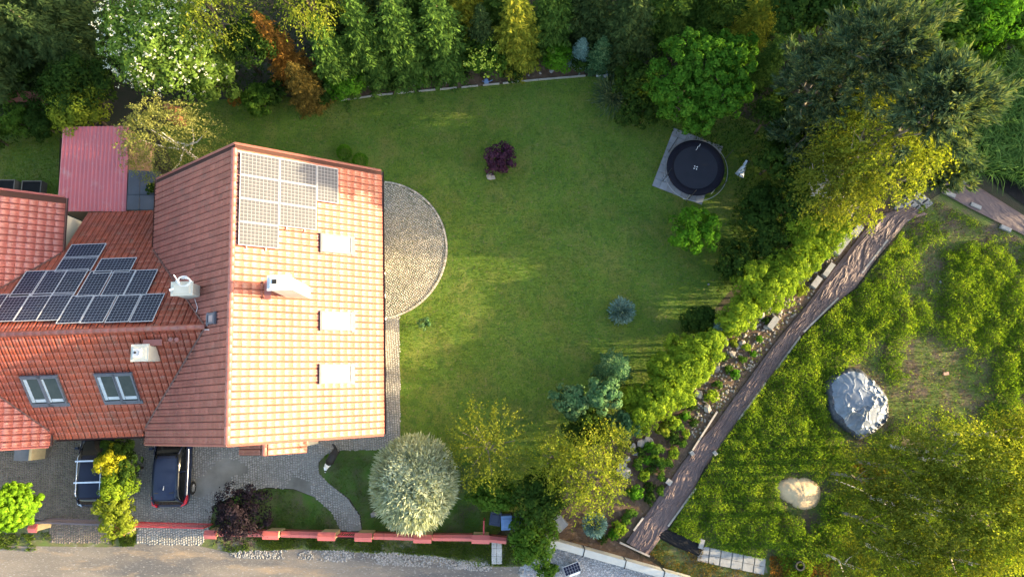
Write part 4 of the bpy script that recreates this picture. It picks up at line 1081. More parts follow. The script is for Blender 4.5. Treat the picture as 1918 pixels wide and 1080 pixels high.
for (c, d) in (((0, .17, .16), (.62, .03, .26)), ((0, -.17, .16), (.62, .03, .26)), ((.295, 0, .16), (.03, .30, .26)), ((-.295, 0, .16), (.03, .30, .26))):
    mb = MB(); mb.box(c, d); obj("side", mb.mesh("side", M_pb), t)
sc_ = [0]
M_rockl = mat("sun_toned_rock", (.27, .235, .19), (.17, .14, .115), 3, .85, .02, 12)  # warmer copy of the stone; the border's sunlight is put into the colour
def boulder(u, v, s, lab, m=None, flat=.5, grp=None):
    p = P(u, v, s * .2); sc_[0] += 1; obj("stone", stone_mesh(sc_[0], m or M_stone, flat), None, (p.x, p.y, s * .15), (0, 0, random.uniform(0, 6)), label=lab, category="stone", group=grp).scale = (s, s * random.uniform(.7, 1), s)
boulder(1033, 132, .42, "round pale stone beside the bright green shrub in the border", M_wst, .6)
boulder(918, 331, .62, "flat grey stone beside the purple shrub on the lawn")
boulder(1327, 532, .16, "tiny white stone in the shade of the lawn's right side", M_wst)
for i in range(9): boulder(random.uniform(700, 890), 0, .01, "x") if False else None
for (u, v) in ((776, 160), (790, 158), (835, 155), (848, 163), (700, 166), (690, 160), (1012, 137), (1000, 130), (990, 141)): boulder(u, v, random.uniform(.14, .24), "small pale stone in the soil of the spruce border", None, .6, "small stones in the spruce border")
for (u, v) in ((1040, 770 + 0),): pass
for i, (u, v) in enumerate(((1382, 650), (1395, 628), (1412, 610), (1428, 590), (1440, 578), (1455, 566), (1466, 548), (1390, 640), (1405, 600), (1372, 662), (1350, 672), (1335, 660), (1310, 738), (1300, 722), (1322, 705), (1345, 690), (1360, 640), (1420, 625), (1436, 612), (1474, 532), (1490, 515), (1500, 506), (1512, 497), (1524, 480), (1287, 745), (1280, 762), (1325, 765), (1462, 585), (1450, 552), (1540, 470))):
    boulder(u, v, random.uniform(.26, .60), "rough pale rock in the sunlit rock border along the fabric", M_rockl, .55, "rough rocks of the rock border")
for i, (u, v) in enumerate(((1186, 838), (1200, 830), (1176, 858), (1166, 872), (1192, 848), (1214, 826), (1160, 880), (1172, 884))):
    boulder(u, v, random.uniform(.45, .75), "grey slab-like rock on the upper edge of the dark planted bed", M_stone, .3, "flat rocks at the dark planted bed")
p = P(1772, 699, .05); obj("brick", blockm(.30, .18, .08, mat("red_brick", (.42, .24, .17), None, 4, .8)), None, (p.x, p.y, .0), (0, 0, .1), label="single pinkish brick lying on the bare soil", category="brick")
boulder(1762, 528, .24, "white stone on the bare patch of the vacant lot", M_wst)
boulder(700, 1003 - 40, .4, "pale stone in the front grass left of the silver willow", M_stone, .3)

rp_ = np.array(poly([(1290, 790), (1330, 690), (1372, 640), (1430, 580), (1470, 530), (1540, 452), (1600, 430), (1545, 515), (1500, 580), (1450, 635), (1400, 700), (1345, 775), (1300, 830)]))
q_ = RNG.uniform(rp_.min(0), rp_.max(0), (6000, 2)); q_ = q_[inside(q_[:, 0], q_[:, 1], rp_)][:420]
setts("rubble", q_, RNG.uniform(0, 6, len(q_)), .13, .035, M_rockl)
weeds_later = rp_
# wheelie bins
M_bin = mat("blue_black_bin", (.020, .028, .055), None, 3, .5)
for (u, v, rz, lab) in ((928, 970, -.15, "dark wheelie bin leftmost of three, half under the leaves"), (949, 978, .05, "blue wheelie bin in the middle of the three"), (972, 978, .1, "black wheelie bin rightmost of three, against the shrub")):
    p = P(u, v, 1.0); t = thing("wheelie_bin", (p.x, p.y, 0), lab, "bin", "wheelie bins by the street wall", rz)
    mb = MB(); mb.box((0, 0, .5), (.46, .58, .96), 0, 1.12); obj("bin_body", mb.mesh("bin_body", M_bin), t)
    mb = MB(); mb.box((0, -.01, 1.01), (.58, .72, .05), 0, .94); mb.box((0, -.02, 1.045), (.40, .44, .03), 0, .9); l_ = obj("lid", mb.mesh("lid", MATS["blue_plastic"] if u == 949 else M_bin), t)
    mb = MB(); mb.tube([(-.2, .38, .95), (.2, .38, .95)], .02, 6); obj("handle", mb.mesh("handle", M_bin), t)
    for s in (-1, 1): mb = MB(); mb.tube([(s * .22, .28, .1), (s * .27, .28, .1)], .1, 10); obj("wheel", mb.mesh("wheel", M_tyre), t)

# ------------------------------------------------------------------ the dog
def dog():
    p = P(623, 856, .4)
    t = thing("dog", (p.x, p.y, 0), "black and white sheepdog standing on the front lawn", "dog", None, math.radians(-118)); t.scale = (1.12, 1.12, 1.12)
    J = [((0, .03, .48), .20), ((.22, 0, .50), .19), ((.36, -.02, .58), .14), ((.47, -.03, .68), .10), ((.60, .08, .70), .055), ((.69, .10, .67), .035),   # spine to muzzle 0..5
         ((-.22, 0, .50), .19), ((-.34, -.03, .47), .13), ((-.44, -.10, .42), .07), ((-.52, -.20, .44), .06), ((-.54, -.30, .50), .035),       # rump, tail 6..10
         ((.24, .09, .36), .06), ((.25, .10, .20), .036), ((.24, .10, .06), .03), ((.29, .10, .03), .034),                                  # fore L 11..14
         ((.24, -.09, .36), .06), ((.27, -.10, .20), .036), ((.26, -.10, .06), .03), ((.31, -.10, .03), .034),
         ((-.28, .09, .36), .08), ((-.20, .10, .27), .05), ((-.34, .10, .17), .03), ((-.31, .10, .04), .03), ((-.26, .10, .03), .034),
         ((-.28, -.09, .36), .08), ((-.22, -.10, .27), .05), ((-.36, -.10, .17), .03), ((-.33, -.10, .04), .03), ((-.28, -.10, .03), .034),
         ((.47, .11, .76), .03), ((.45, .14, .81), .014), ((.50, -.02, .76), .03), ((.48, -.06, .81), .014)]
    Ed = [(0, 1), (1, 2), (2, 3), (3, 4), (4, 5), (0, 6), (6, 7), (7, 8), (8, 9), (9, 10), (1, 11), (11, 12), (12, 13), (13, 14), (1, 15), (15, 16), (16, 17), (17, 18),
          (6, 19), (19, 20), (20, 21), (21, 22), (22, 23), (6, 24), (24, 25), (25, 26), (26, 27), (27, 28), (3, 29), (29, 30), (3, 31), (31, 32)]
    me = bpy.data.meshes.new("body"); me.from_pydata([j[0] for j in J], Ed, []); o = obj("body", me, t)
    m = bpy.data.materials.new("collie_coat"); m.use_nodes = True; n = m.node_tree.nodes; l = m.node_tree.links; b = n["Principled BSDF"]; b.inputs["Roughness"].default_value = .8
    tc = n.new("ShaderNodeTexCoord"); sx = n.new("ShaderNodeSeparateXYZ"); l.new(tc.outputs["Object"], sx.inputs[0])
    no = n.new("ShaderNodeTexNoise"); no.inputs["Scale"].default_value = 6; l.new(tc.outputs["Object"], no.inputs[0])
    ad = n.new("ShaderNodeMath"); ad.operation = 'MULTIPLY_ADD'; ad.inputs[1].default_value = .12; l.new(no.outputs[0], ad.inputs[0]); l.new(sx.outputs[0], ad.inputs[2])
    r = n.new("ShaderNodeValToRGB"); r.color_ramp.interpolation = 'CONSTANT'; e = r.color_ramp.elements
    mr = n.new("ShaderNodeMapRange"); mr.inputs[1].default_value = -.8; mr.inputs[2].default_value = .8; l.new(ad.outputs[0], mr.inputs[0]); l.new(mr.outputs[0], r.inputs[0])
    W, K = (.62, .60, .56, 1), (.012, .011, .011, 1)
    e[0].position = 0; e[0].color = W; e[1].position = .13; e[1].color = K
    for ps, cc in ((.75, W), (.90, K), (.945, W)): q = e.new(ps); q.color = cc
    l.new(r.outputs[0], b.inputs["Base Color"]); me.materials.append(m)
    md = o.modifiers.new("skin", 'SKIN'); md.use_smooth_shade = True
    for i, sv in enumerate(me.skin_vertices[0].data): sv.radius = (J[i][1], J[i][1]); sv.use_root = (i == 0)
    s = o.modifiers.new("sub", 'SUBSURF'); s.levels = 1; s.render_levels = 2
    mb = MB()
    for s_ in (.04, -.0):
        mb.tube([(.60 - .02, .06 + s_, .735), (.612, .06 + s_, .74)], .012, 6)
    obj("eye", mb.mesh("eye", M_black), t); mb = MB(); mb.box((.725, .105, .675), (.02, .03, .02)); obj("nose", mb.mesh("nose", M_black), t)
try:
    _m = bpy.data.meshes.new("tmp")
    dog()
except Exception as ex:
    print("DOG", ex)

# ------------------------------------------------------------------ vegetation
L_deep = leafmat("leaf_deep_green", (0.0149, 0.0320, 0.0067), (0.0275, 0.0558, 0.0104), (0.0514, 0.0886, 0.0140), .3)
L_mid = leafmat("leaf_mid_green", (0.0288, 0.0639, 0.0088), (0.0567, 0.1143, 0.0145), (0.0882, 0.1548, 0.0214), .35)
L_bright = leafmat("leaf_bright_green", (0.0333, 0.0950, 0.0068), (0.0617, 0.1615, 0.0114), (0.1045, 0.2280, 0.0171), .35)
L_maple = leafmat("leaf_maple", (0.0185, 0.0557, 0.0053), (0.0420, 0.1114, 0.0111), (0.0928, 0.1857, 0.0194), .3)
L_yel = leafmat("leaf_yellow_green", (0.0805, 0.1150, 0.0129), (0.1495, 0.1898, 0.0202), (0.2300, 0.2645, 0.0276), .4)
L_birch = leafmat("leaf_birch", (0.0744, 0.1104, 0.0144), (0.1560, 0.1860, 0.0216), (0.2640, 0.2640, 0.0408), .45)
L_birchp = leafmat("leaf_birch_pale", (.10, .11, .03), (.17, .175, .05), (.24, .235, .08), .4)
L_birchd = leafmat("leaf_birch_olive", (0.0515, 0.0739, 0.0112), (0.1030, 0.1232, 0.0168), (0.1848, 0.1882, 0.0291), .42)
L_elder = leafmat("leaf_elder", (0.0520, 0.0965, 0.0188), (0.1040, 0.1708, 0.0292), (0.1633, 0.2376, 0.0468), .35)
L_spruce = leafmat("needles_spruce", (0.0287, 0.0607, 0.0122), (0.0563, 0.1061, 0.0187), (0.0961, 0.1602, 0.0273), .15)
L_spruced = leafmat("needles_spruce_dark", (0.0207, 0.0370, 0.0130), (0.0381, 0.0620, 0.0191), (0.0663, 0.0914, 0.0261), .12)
L_gold = leafmat("needles_golden", (0.0770, 0.0990, 0.0132), (0.1650, 0.1815, 0.0198), (0.2970, 0.2750, 0.0308), .25)  # yellow needle tone; on the sunlit spruce the sun is in this colour
L_pine = leafmat("needles_pine", (.022, .048, .028), (.062, .096, .050), (.18, .20, .070), .25)
L_orange = leafmat("needles_dead_orange", (.12, .055, .015), (.22, .10, .02), (.33, .16, .03), .25)
L_brown = leafmat("needles_brown", (.075, .055, .015), (.12, .085, .02), (.18, .12, .025), .25)
L_blue = leafmat("needles_blue", (0.0680, 0.1224, 0.1040), (0.1360, 0.2244, 0.1965), (0.2448, 0.3672, 0.3121), .12)
L_teal = leafmat("needles_teal", (.025, .065, .026), (.055, .115, .045), (.13, .19, .075), .15)
L_silver = leafmat("leaf_silver_willow", (.19, .215, .13), (.34, .37, .24), (.50, .52, .38), .2)
L_purple = leafmat("leaf_purple", (0.0240, 0.0096, 0.0176), (0.0480, 0.0176, 0.0336), (0.0800, 0.0360, 0.0560), .2)
L_darkp = leafmat("leaf_dark_purple", (.010, .008, .010), (.020, .014, .018), (.045, .034, .040), .15)
L_golden = leafmat("leaf_golden_cypress", (0.1320, 0.1500, 0.0120), (0.2880, 0.2760, 0.0180), (0.5040, 0.4440, 0.0240), .35)
L_acid = leafmat("leaf_acid_green", (0.0648, 0.1440, 0.0086), (0.1224, 0.2376, 0.0130), (0.1944, 0.3096, 0.0216), .35)
L_thuja = leafmat("leaf_thuja", (0.0749, 0.1295, 0.0117), (0.1436, 0.2185, 0.0175), (0.2327, 0.3005, 0.0233), .35)
L_weed = leafmat("leaf_weed", (0.0560, 0.1092, 0.0112), (0.1232, 0.1988, 0.0168), (0.2660, 0.3149, 0.0364), .4, .9)
L_reed = leafmat("leaf_reed", (0.0385, 0.0847, 0.0194), (0.0770, 0.1463, 0.0343), (0.1386, 0.2310, 0.0616), .3)
L_pale = leafmat("flower_pale_yellow", (.45, .50, .16), (.55, .58, .22), (.62, .62, .30), .2)
L_white = leafmat("flower_cream", (0.396, 0.403, 0.302), (0.490, 0.490, 0.396), (0.562, 0.562, 0.475), .2)
L_grass = leafmat("grass_blade", (.045, .080, .014), (.075, .120, .022), (.12, .145, .035), .35, 1.5)
M_bark = mat("brown_bark", (.09, .065, .045), (.06, .045, .03), 5, .9)
M_bbark = mat("birch_bark", (.40, .36, .31), (.28, .25, .21), 6, .8)
M_twig = mat("grey_twig", (.14, .12, .095), None, 5, .9)

def nrm(a): return a / (np.linalg.norm(a, axis=-1, keepdims=True) + 1e-9)
def crown_dirs(n, low=-.35):
    d = unit(n * 2, .35); d = d[d[:, 2] > low][:n]
    return d
def rmod(d, s):   # uneven outline by direction
    return .72 + .50 * fbm(d[:, 0] * 2.2 + s, d[:, 1] * 2.2 + d[:, 2] * 1.7, int(s) % 50, 3)
def limbs(zc, R, a, base, seed, mt, nl=7, r0=.12):
    mb = MB(); r = random.Random(seed); top = Vector((0, 0, zc + a * .35))
    mb.tube([(0, 0, -.1), (r.uniform(-.1, .1), r.uniform(-.1, .1), zc * .5), top], [r0, r0 * .75, r0 * .25], 7)
    for i in range(nl):
        t = i * 2.4 + r.uniform(-.3, .3); z0 = r.uniform(base, zc); q = r.uniform(.55, .8)
        e = Vector((math.cos(t) * R * q, math.sin(t) * R * q, zc + a * r.uniform(-.1, .5))); s = Vector((0, 0, z0)); m = s.lerp(e, .5) + Vector((0, 0, -.15 * R))
        mb.tube([s, m, e], [r0 * .5, r0 * .3, r0 * .1], 5)
    return mb.mesh("trunk", mt)
def clump_crown(R, a, K, per, ls, seed, rc=(.20, .34), flat=.6, droop=0.0, aspect=.55, spread=1.0, inner=.12):
    """leaf arrays of a broadleaf crown centred on the origin"""
    cd = crown_dirs(K); K = len(cd)
    rad = rmod(cd, seed) * RNG.uniform(.55, .92, K)
    sc = np.array([R, R, a]); C = cd * rad[:, None] * sc
    r = RNG.uniform(rc[0], rc[1], K) * R
    ld = unit(K * per, .30); own = np.repeat(np.arange(K), per)
    ld = nrm(ld + cd[own] * .5)
    pos = C[own] + ld * (r[own] * RNG.uniform(.62, 1.08, K * per) ** .8)[:, None] * np.array([1, 1, flat + .25])
    N = nrm(ld * 1.5 + unit(K * per) * .45 + np.array([0, 0, .15]))
    D = nrm(np.cross(N, unit(K * per))); D[:, 2] -= droop; D = nrm(D)
    L = ls * RNG.uniform(.7, 1.35, K * per)
    m = int(K * per * inner)
    if m:   # sparse leaves inside, so that the crown is not hollow
        ip = unit(m) * (RNG.uniform(.1, .7, m)[:, None]) * sc; pos = np.r_[pos, ip]; N = np.r_[N, unit(m, .5)]; D = np.r_[D, unit(m)]; L = np.r_[L, np.full(m, ls * 1.6)]
    return pos, D, N, L, L * aspect
def spiky_crown(R, a, n, ls, seed, lo=.72, aspect=.3, up=.2, low=-.4, noise=.3):
    """dense outward shoots on an ellipsoid"""
    d = crown_dirs(n, low); n = len(d); sc = np.array([R, R, a])
    f = fbm(d[:, 0] * 5 + seed, d[:, 1] * 5 + d[:, 2] * 4, 3, 3)
    rad = RNG.uniform(lo, 1.0, n) * (1 - noise / 2 + noise * f)
    pos = d * rad[:, None] * sc
    D = nrm(d + unit(n) * .35 + np.array([0, 0, up])); N = unit(n)
    L = ls * RNG.uniform(.7, 1.3, n)
    return pos, D, N, L, L * aspect
def weeping_crown(R, a, K, seed, ls=.13, n=14, ln=(.5, 1.2), aspect=.55, lo=.15, dens=1.0):
    """birch: branchlets that go out and droop, hung with small leaves"""
    d = crown_dirs(K, -.3); K = len(d); sc = np.array([R, R, a])
    st = d * (RNG.uniform(lo, .95, K) ** .6 * rmod(d, seed))[:, None] * sc
    dr = nrm(d * np.array([1, 1, .3]) + unit(K) * .45); L = RNG.uniform(*ln, K)
    t = np.linspace(0, 1, n)[None, :, None]
    pos = st[:, None] + dr[:, None] * L[:, None, None] * t * .75 - np.array([0, 0, 1.0]) * (t ** 2) * L[:, None, None] * .8
    pos = (pos + RNG.normal(0, .055, pos.shape)).reshape(-1, 3)
    m = len(pos); D = nrm(np.repeat(dr, n, 0) * .5 + np.array([0, 0, -.7]) + unit(m) * .8); N = nrm(unit(m, .5))
    L2 = ls * RNG.uniform(.7, 1.4, m)
    return pos, D, N, L2, L2 * aspect
def spruce_arrays(h, R, seed, lev=.34, needle=.20, dens=1.0, top_up=.1, ragged=.25):
    """whorls of drooping boughs, each with side twigs"""
    PP = []; DD = []; z = .35; r = np.random.default_rng(seed)
    while z < h - .1:
        s = 1 - z / h; L0 = R * (s ** .80) + .10; nb = int(max(5, 5 + 7 * s * dens)); a0 = r.uniform(0, 6)
        for b in range(nb):
            a = a0 + b * 2 * math.pi / nb + r.normal(0, .15); L = L0 * r.uniform(1 - ragged, 1 + ragged); dv = np.array([math.cos(a), math.sin(a), 0]); sd_ = np.array([-math.sin(a), math.cos(a), 0])
            k = max(3, int(L / .13)); t = (np.arange(k) + .6) / k
            dz = (.25 * s - .05) * t * L * -1.6 + .18 * t ** 3 * L
            bp = dv[None] * (t * L)[:, None]; bp[:, 2] = z + dz + r.normal(0, .03) 
            tl = .44 * L * (1 - t) ** .7 + .10
            for sg in (-1, 1):
                m = np.maximum(1, (tl / (needle * .75)).astype(int)); mx = int(m.max())
                for q in range(mx):
                    sel = m > q; tt = (q + .5) * needle * .75
                    PP.append(bp[sel] + (sd_ * sg * .8 + dv * .6)[None] * tt + np.array([0, 0, -.22 * tt])); DD.append(np.repeat((sd_ * sg * .8 + dv * .65 + np.array([0, 0, -.25]))[None], sel.sum(), 0))
            PP.append(bp[-1:] + dv * .08); DD.append(dv[None] + np.array([0, 0, -.1]))
        z += lev * (.55 + .6 * s)
    PP.append(np.array([[0, 0, h - .1 * i] for i in range(4)])); DD.append(np.array([[0, 0, 1.0]] * 4))
    pos = np.concatenate(PP); D = nrm(np.concatenate(DD) + r.normal(0, .28, (len(pos), 3))); pos = pos + r.normal(0, .03, pos.shape)
    N = nrm(r.normal(0, .35, (len(pos), 3)) + np.array([0, 0, 1.0])); L = needle * r.uniform(1.0, 1.7, len(pos))
    return pos, D, N, L, L * .36
def pine_arrays(R, a, K, seed, nl=.34, per=26, lo=.35):
    """long-needled pine: upward curving shoots, every shoot a brush of needles"""
    cd = crown_dirs(K, -.2); K = len(cd); C = cd * (rmod(cd, seed) * RNG.uniform(lo, .95, K))[:, None] * np.array([R, R, a])
    ns = 6; own = np.repeat(np.arange(K), ns)
    sdv = nrm(cd[own] * np.array([1, 1, .5]) + unit(K * ns) * .55 + np.array([0, 0, .55])); so_ = C[own] + unit(K * ns) * .22; sl = RNG.uniform(.35, .7, K * ns)
    o2 = np.repeat(np.arange(K * ns), per); t = RNG.uniform(.1, 1, len(o2)); pos = so_[o2] + sdv[o2] * (sl[o2] * t)[:, None]
    D = nrm(sdv[o2] * 1.2 + unit(len(o2)) * .75); L = nl * RNG.uniform(.6, 1.1, len(o2))
    return pos + D * (L * .4)[:, None], D, unit(len(o2)), L, L * .16
cat_of = {}
def tree(name, cat, label, base, zc, arr, lm, trunk=None, extra=None, group=None, kind_crown="crown"):
    t = thing(name, (base.x, base.y, 0), label, cat, group, random.uniform(0, 6.28) if False else 0)
    pos, D, N, L, W = arr; pos = pos.copy(); pos[:, 2] += zc
    k = pos[:, 2] > .02
    obj(kind_crown, leaves(kind_crown, pos[k], D[k], N[k], L[k], W[k], lm), t)
    if trunk: obj("trunk", trunk, t)
    if extra: extra(t)
    return t
def ctr(u, v, r, z):
    p = P(u, v, z); return p, r * depth(p) / FOC
nsd = [0]
def broad(u, v, rp, h, lm, label, name="leafy_tree", cat="tree", K=70, per=70, ls=.17, group=None, flat=.6, asp=.55, sy=1.0, a=None, bark=None, **kw):
    nsd[0] += 1; a0 = a if a else min(h * .45, 10); p, R = ctr(u, v, rp, h * .62); a_ = min(R * .85, h * .48) if a is None else a
    p, R = ctr(u, v, rp, h - a_)
    ar = clump_crown(R, a_, K, per, ls, nsd[0] * 3.7, flat=flat, aspect=asp, **kw)
    if sy != 1.0: ar[0][:, 1] *= sy
    return tree(name, cat, label, p, h - a_, ar, lm, limbs(h - a_, R, a_, min(.6, h * .2), nsd[0], bark or M_bark, 7, .03 * h ** .6 + .02) if h > 1.0 else None, None, group)
def birch(u, v, rp, h, lm, label, K=260, group=None, sy=1.0, ls=.12, n=14, name="birch_tree", ln=(.5, 1.2), lean=(0, 0), nl=10, bk=None, **kw):
    nsd[0] += 1; a_ = min(rp / 36 * 1.1, h * .42); p, R = ctr(u, v, rp, h - a_); ar = weeping_crown(R, a_, K, nsd[0] * 2.3, ls, n, ln, **kw)
    if sy != 1.0: ar[0][:, 1] *= sy
    tm = limbs(h - a_, R * .95, a_, h * .3, nsd[0] + 40, bk or M_bbark, nl, .055 + .008 * h)
    return tree(name, "tree", label, p, h - a_, ar, lm, tm, None, group)
SPR = {}
def spruce(u, v, rp, h, lm, label, name="spruce_tree", cat="tree", var=0, group=None, base_z=1.2, **kw):
    """(u, v) is where the foot of the crown shows"""
    key = (lm.name, var); p, R = ctr(u, v, rp, base_z)
    if key not in SPR:
        H0, R0 = 7.0, 1.75
        pos, D, N, L, W = spruce_arrays(H0, R0, 100 + var * 17 + len(SPR), **kw)
        tb = MB(); tb.tube([(0, 0, -.1), (0, 0, H0 * .97)], [.15, .02], 7)
        SPR[key] = (leaves("crown", pos, D, N, L, W, lm), tb.mesh("trunk", M_bark), H0, R0)
    cm, tm, H0, R0 = SPR[key]
    t = thing(name, (p.x, p.y, 0), label, cat, group, random.uniform(0, 6.28)); s = (R / R0, R / R0, h / H0)
    c = obj("crown", cm, t); c.scale = s; c = obj("trunk", tm, t); c.scale = s
    return t

# --- top left: dark trees and the neighbour's garden
SG = "spruces of the tree belt"
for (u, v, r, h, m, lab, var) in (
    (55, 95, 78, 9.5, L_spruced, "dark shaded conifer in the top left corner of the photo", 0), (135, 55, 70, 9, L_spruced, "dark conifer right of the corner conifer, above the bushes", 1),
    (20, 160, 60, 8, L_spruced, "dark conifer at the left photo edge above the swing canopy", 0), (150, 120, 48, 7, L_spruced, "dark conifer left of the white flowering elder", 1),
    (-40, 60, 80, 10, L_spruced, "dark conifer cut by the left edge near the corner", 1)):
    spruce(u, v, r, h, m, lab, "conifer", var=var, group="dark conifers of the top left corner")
broad(152, 165, 62, 4.2, L_deep, "dark green bush behind the yellow-green bush, left of the elder", "bush", "bush", 70, 60, .17)
broad(157, 208, 56, 3.6, L_yel, "yellow-green bush standing over the end of the red shed roof", "bush", "bush", 75, 60, .15)
broad(28, 225, 34, 2.0, L_mid, "low green bush at the left photo edge above the neighbour's lawn", "bush", "bush", 36, 50, .15)
broad(78, 232, 34, 2.0, L_deep, "low dark bush between the left edge bush and the yellow-green bush", "bush", "bush", 36, 50, .15)
broad(-20, 255, 40, 2.4, L_deep, "dark bush cut by the left edge beside the neighbour's lawn", "bush", "bush", 36, 50, .15)
broad(15, 150, 60, 2.4, L_deep, "dark ivy-like undergrowth bush left, above the brown swing canopy", "bush", "bush", 50, 50, .16)
broad(95, 185, 45, 2.2, L_deep, "dark bush right of the brown swing canopy", "bush", "bush", 40, 50, .16)
# elder with cream flowers
nsd[0] += 1
def elder(u, v, rp, h, label, sy, nfl):
    a_ = 2.5; p, R = ctr(u, v, rp, h - a_); ar = clump_crown(R, a_, 95, 85, .19, nsd[0] * 3.7, rc=(.17, .28)); ar[0][:, 1] *= sy
    d = crown_dirs(nfl, .05); q = d * (rmod(d, nsd[0] * 3.7) * RNG.uniform(.92, 1.08, len(d)))[:, None] * np.array([R, R * sy, a_])
    def ex(t):
        k = 7; pos = np.repeat(q, k, 0) + RNG.normal(0, .04, (len(q) * k, 3)); pos[:, 2] += h - a_ + .05; m = len(pos)
        obj("blossom", leaves("blossom", pos, unit(m), nrm(unit(m) * .5 + np.array([0, 0, 1.])), np.full(m, .075), np.full(m, .065), L_white), t, kind="stuff")
    tree("elder_tree", "tree", label, p, h - a_, ar, L_elder, limbs(h - a_, R, a_, 1, 5, M_bark), ex)
elder(310, 85, 112, 7.0, "big elder covered in cream flower heads, left of the tree belt", .92, 270)
elder(395, 130, 58, 5.2, "smaller flowering elder bulging out on the right of the big one", 1.1, 70)
birch(400, 25, 70, 8.5, L_birch, "pale yellow-green willow behind the elder at the top edge", 200, name="willow_tree", bk=M_bark)
birch(580, 5, 62, 9.0, L_birch, "pale yellow-green weeping tree above the dead orange spruce", 220, name="willow_tree", bk=M_bark)
broad(478, 75, 50, 5.5, L_deep, "dark tree between the elder and the dead orange spruce", K=50, per=60)
# birch over the annex
def shed_birch():
    birch(322, 262, 96, 7.0, L_birchp, "birch with white limbs leaning over the annex beside the gable roof", 700, sy=.80, bk=mat("pale_birch_bark", (.60, .55, .48), (.45, .41, .36), 6, .8), ls=.10, n=13, ln=(.4, .9), lo=.3, nl=6)
shed_birch()
p = P(318, 208, 2); mb = MB()
# belt of spruces along the top
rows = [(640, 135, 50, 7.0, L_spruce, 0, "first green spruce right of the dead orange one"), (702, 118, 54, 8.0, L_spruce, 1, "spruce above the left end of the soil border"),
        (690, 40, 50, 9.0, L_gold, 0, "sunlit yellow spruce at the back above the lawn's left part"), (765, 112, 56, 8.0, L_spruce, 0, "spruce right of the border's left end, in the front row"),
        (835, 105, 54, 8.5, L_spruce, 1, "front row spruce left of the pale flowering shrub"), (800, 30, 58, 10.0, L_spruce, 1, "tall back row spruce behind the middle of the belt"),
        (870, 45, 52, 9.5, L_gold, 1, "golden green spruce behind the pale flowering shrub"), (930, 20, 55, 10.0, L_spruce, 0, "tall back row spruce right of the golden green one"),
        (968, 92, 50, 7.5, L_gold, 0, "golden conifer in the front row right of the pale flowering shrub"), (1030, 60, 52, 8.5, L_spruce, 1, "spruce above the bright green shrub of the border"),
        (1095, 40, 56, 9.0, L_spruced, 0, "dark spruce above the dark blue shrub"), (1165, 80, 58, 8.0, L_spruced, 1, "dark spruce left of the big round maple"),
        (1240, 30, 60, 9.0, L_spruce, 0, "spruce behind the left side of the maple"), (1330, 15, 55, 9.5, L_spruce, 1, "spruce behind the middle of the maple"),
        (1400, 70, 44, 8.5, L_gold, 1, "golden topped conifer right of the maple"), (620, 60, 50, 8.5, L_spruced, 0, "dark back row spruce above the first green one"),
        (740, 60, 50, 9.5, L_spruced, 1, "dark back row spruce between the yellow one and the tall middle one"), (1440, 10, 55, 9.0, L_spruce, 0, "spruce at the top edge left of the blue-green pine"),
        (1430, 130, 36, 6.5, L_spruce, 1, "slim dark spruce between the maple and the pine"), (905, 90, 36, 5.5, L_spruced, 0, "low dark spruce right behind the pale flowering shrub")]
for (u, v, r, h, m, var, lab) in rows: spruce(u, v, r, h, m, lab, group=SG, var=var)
spruce(548, 130, 42, 7.0, L_orange, "dead orange conifer at the left end of the spruce belt", "dead_conifer", var=0, dens=.6)
spruce(575, 168, 40, 4.2, L_brown, "browning conifer in front of the dead orange one", "dead_conifer", var=0)
broad(440, 190, 13, .8, L_orange, "small orange bush in the grass left of the dark green shrubs", "small_bush", "bush", 14, 26, .10)
broad(488, 188, 34, 1.8, L_mid, "green bush with light leaves left of the browning conifer", "bush", "bush", 44, 50, .16)
broad(515, 172, 26, 1.8, L_deep, "dark bush between the light-leaved bush and the browning conifer", "bush", "bush", 30, 45, .15)
broad(645, 162, 34, 2.0, L_bright, "bright green shrub in front of the first green spruce", "shrub", "shrub", 44, 46, .15)
broad(612, 175, 24, 1.3, L_deep, "dark shrub left of the bright green shrub at the border", "shrub", "shrub", 30, 40, .14)
broad(788, 150, 13, .9, L_bright, "small green shrub on the border soil among the stones", "small_shrub", "shrub", 14, 26, .10)
broad(735, 160, 16, .9, L_deep, "small dark shrub at the left part of the border soil", "small_shrub", "shrub", 14, 26, .10)
broad(960, 140, 20, 1.0, L_deep, "dark low shrub right of the watering can", "small_shrub", "shrub", 20, 30, .12)
broad(1045, 108, 30, 1.7, L_bright, "bright green shrub above the round pale stone", "shrub", "shrub", 44, 46, .13)
spruce(1124, 105, 30, 3.2, L_teal, "neat green dwarf conifer above the pale blue crate", "dwarf_conifer", "conifer", 0)
spruce(1088, 96, 22, 2.6, L_blue, "dark blue dwarf spruce left of the neat green one", "dwarf_conifer", "conifer", 0)
broad(1085, 118, 18, 1.1, L_deep, "dark low shrub between the round stone and the dwarf conifers", "small_shrub", "shrub", 20, 30, .12)
# pale flowering rhododendron
a_ = 1.1; p, R = ctr(905, 108, 42, 1.6); ar = clump_crown(R, a_, 44, 55, .17, 9.1)
def rex(t):
    d = crown_dirs(46, .15); q = d * (RNG.uniform(.95, 1.1, len(d)))[:, None] * np.array([R, R, a_]); k = 14
    pos = np.repeat(q, k, 0) + RNG.normal(0, .07, (len(q) * k, 3)); pos[:, 2] += 1.65; m = len(pos)
    obj("blossom", leaves("blossom", pos, unit(m), unit(m, .8), np.full(m, .12), np.full(m, .10), leafmat("flower_lime", (.22, .30, .03), (.33, .42, .05), (.45, .50, .10), .25)), t, kind="stuff")
tree("flowering_shrub", "shrub", "shrub with pale yellow flower heads above the watering can", p, 1.6, ar, L_mid, limbs(1.6, R, a_, .3, 3, M_bark, 6, .05), rex)
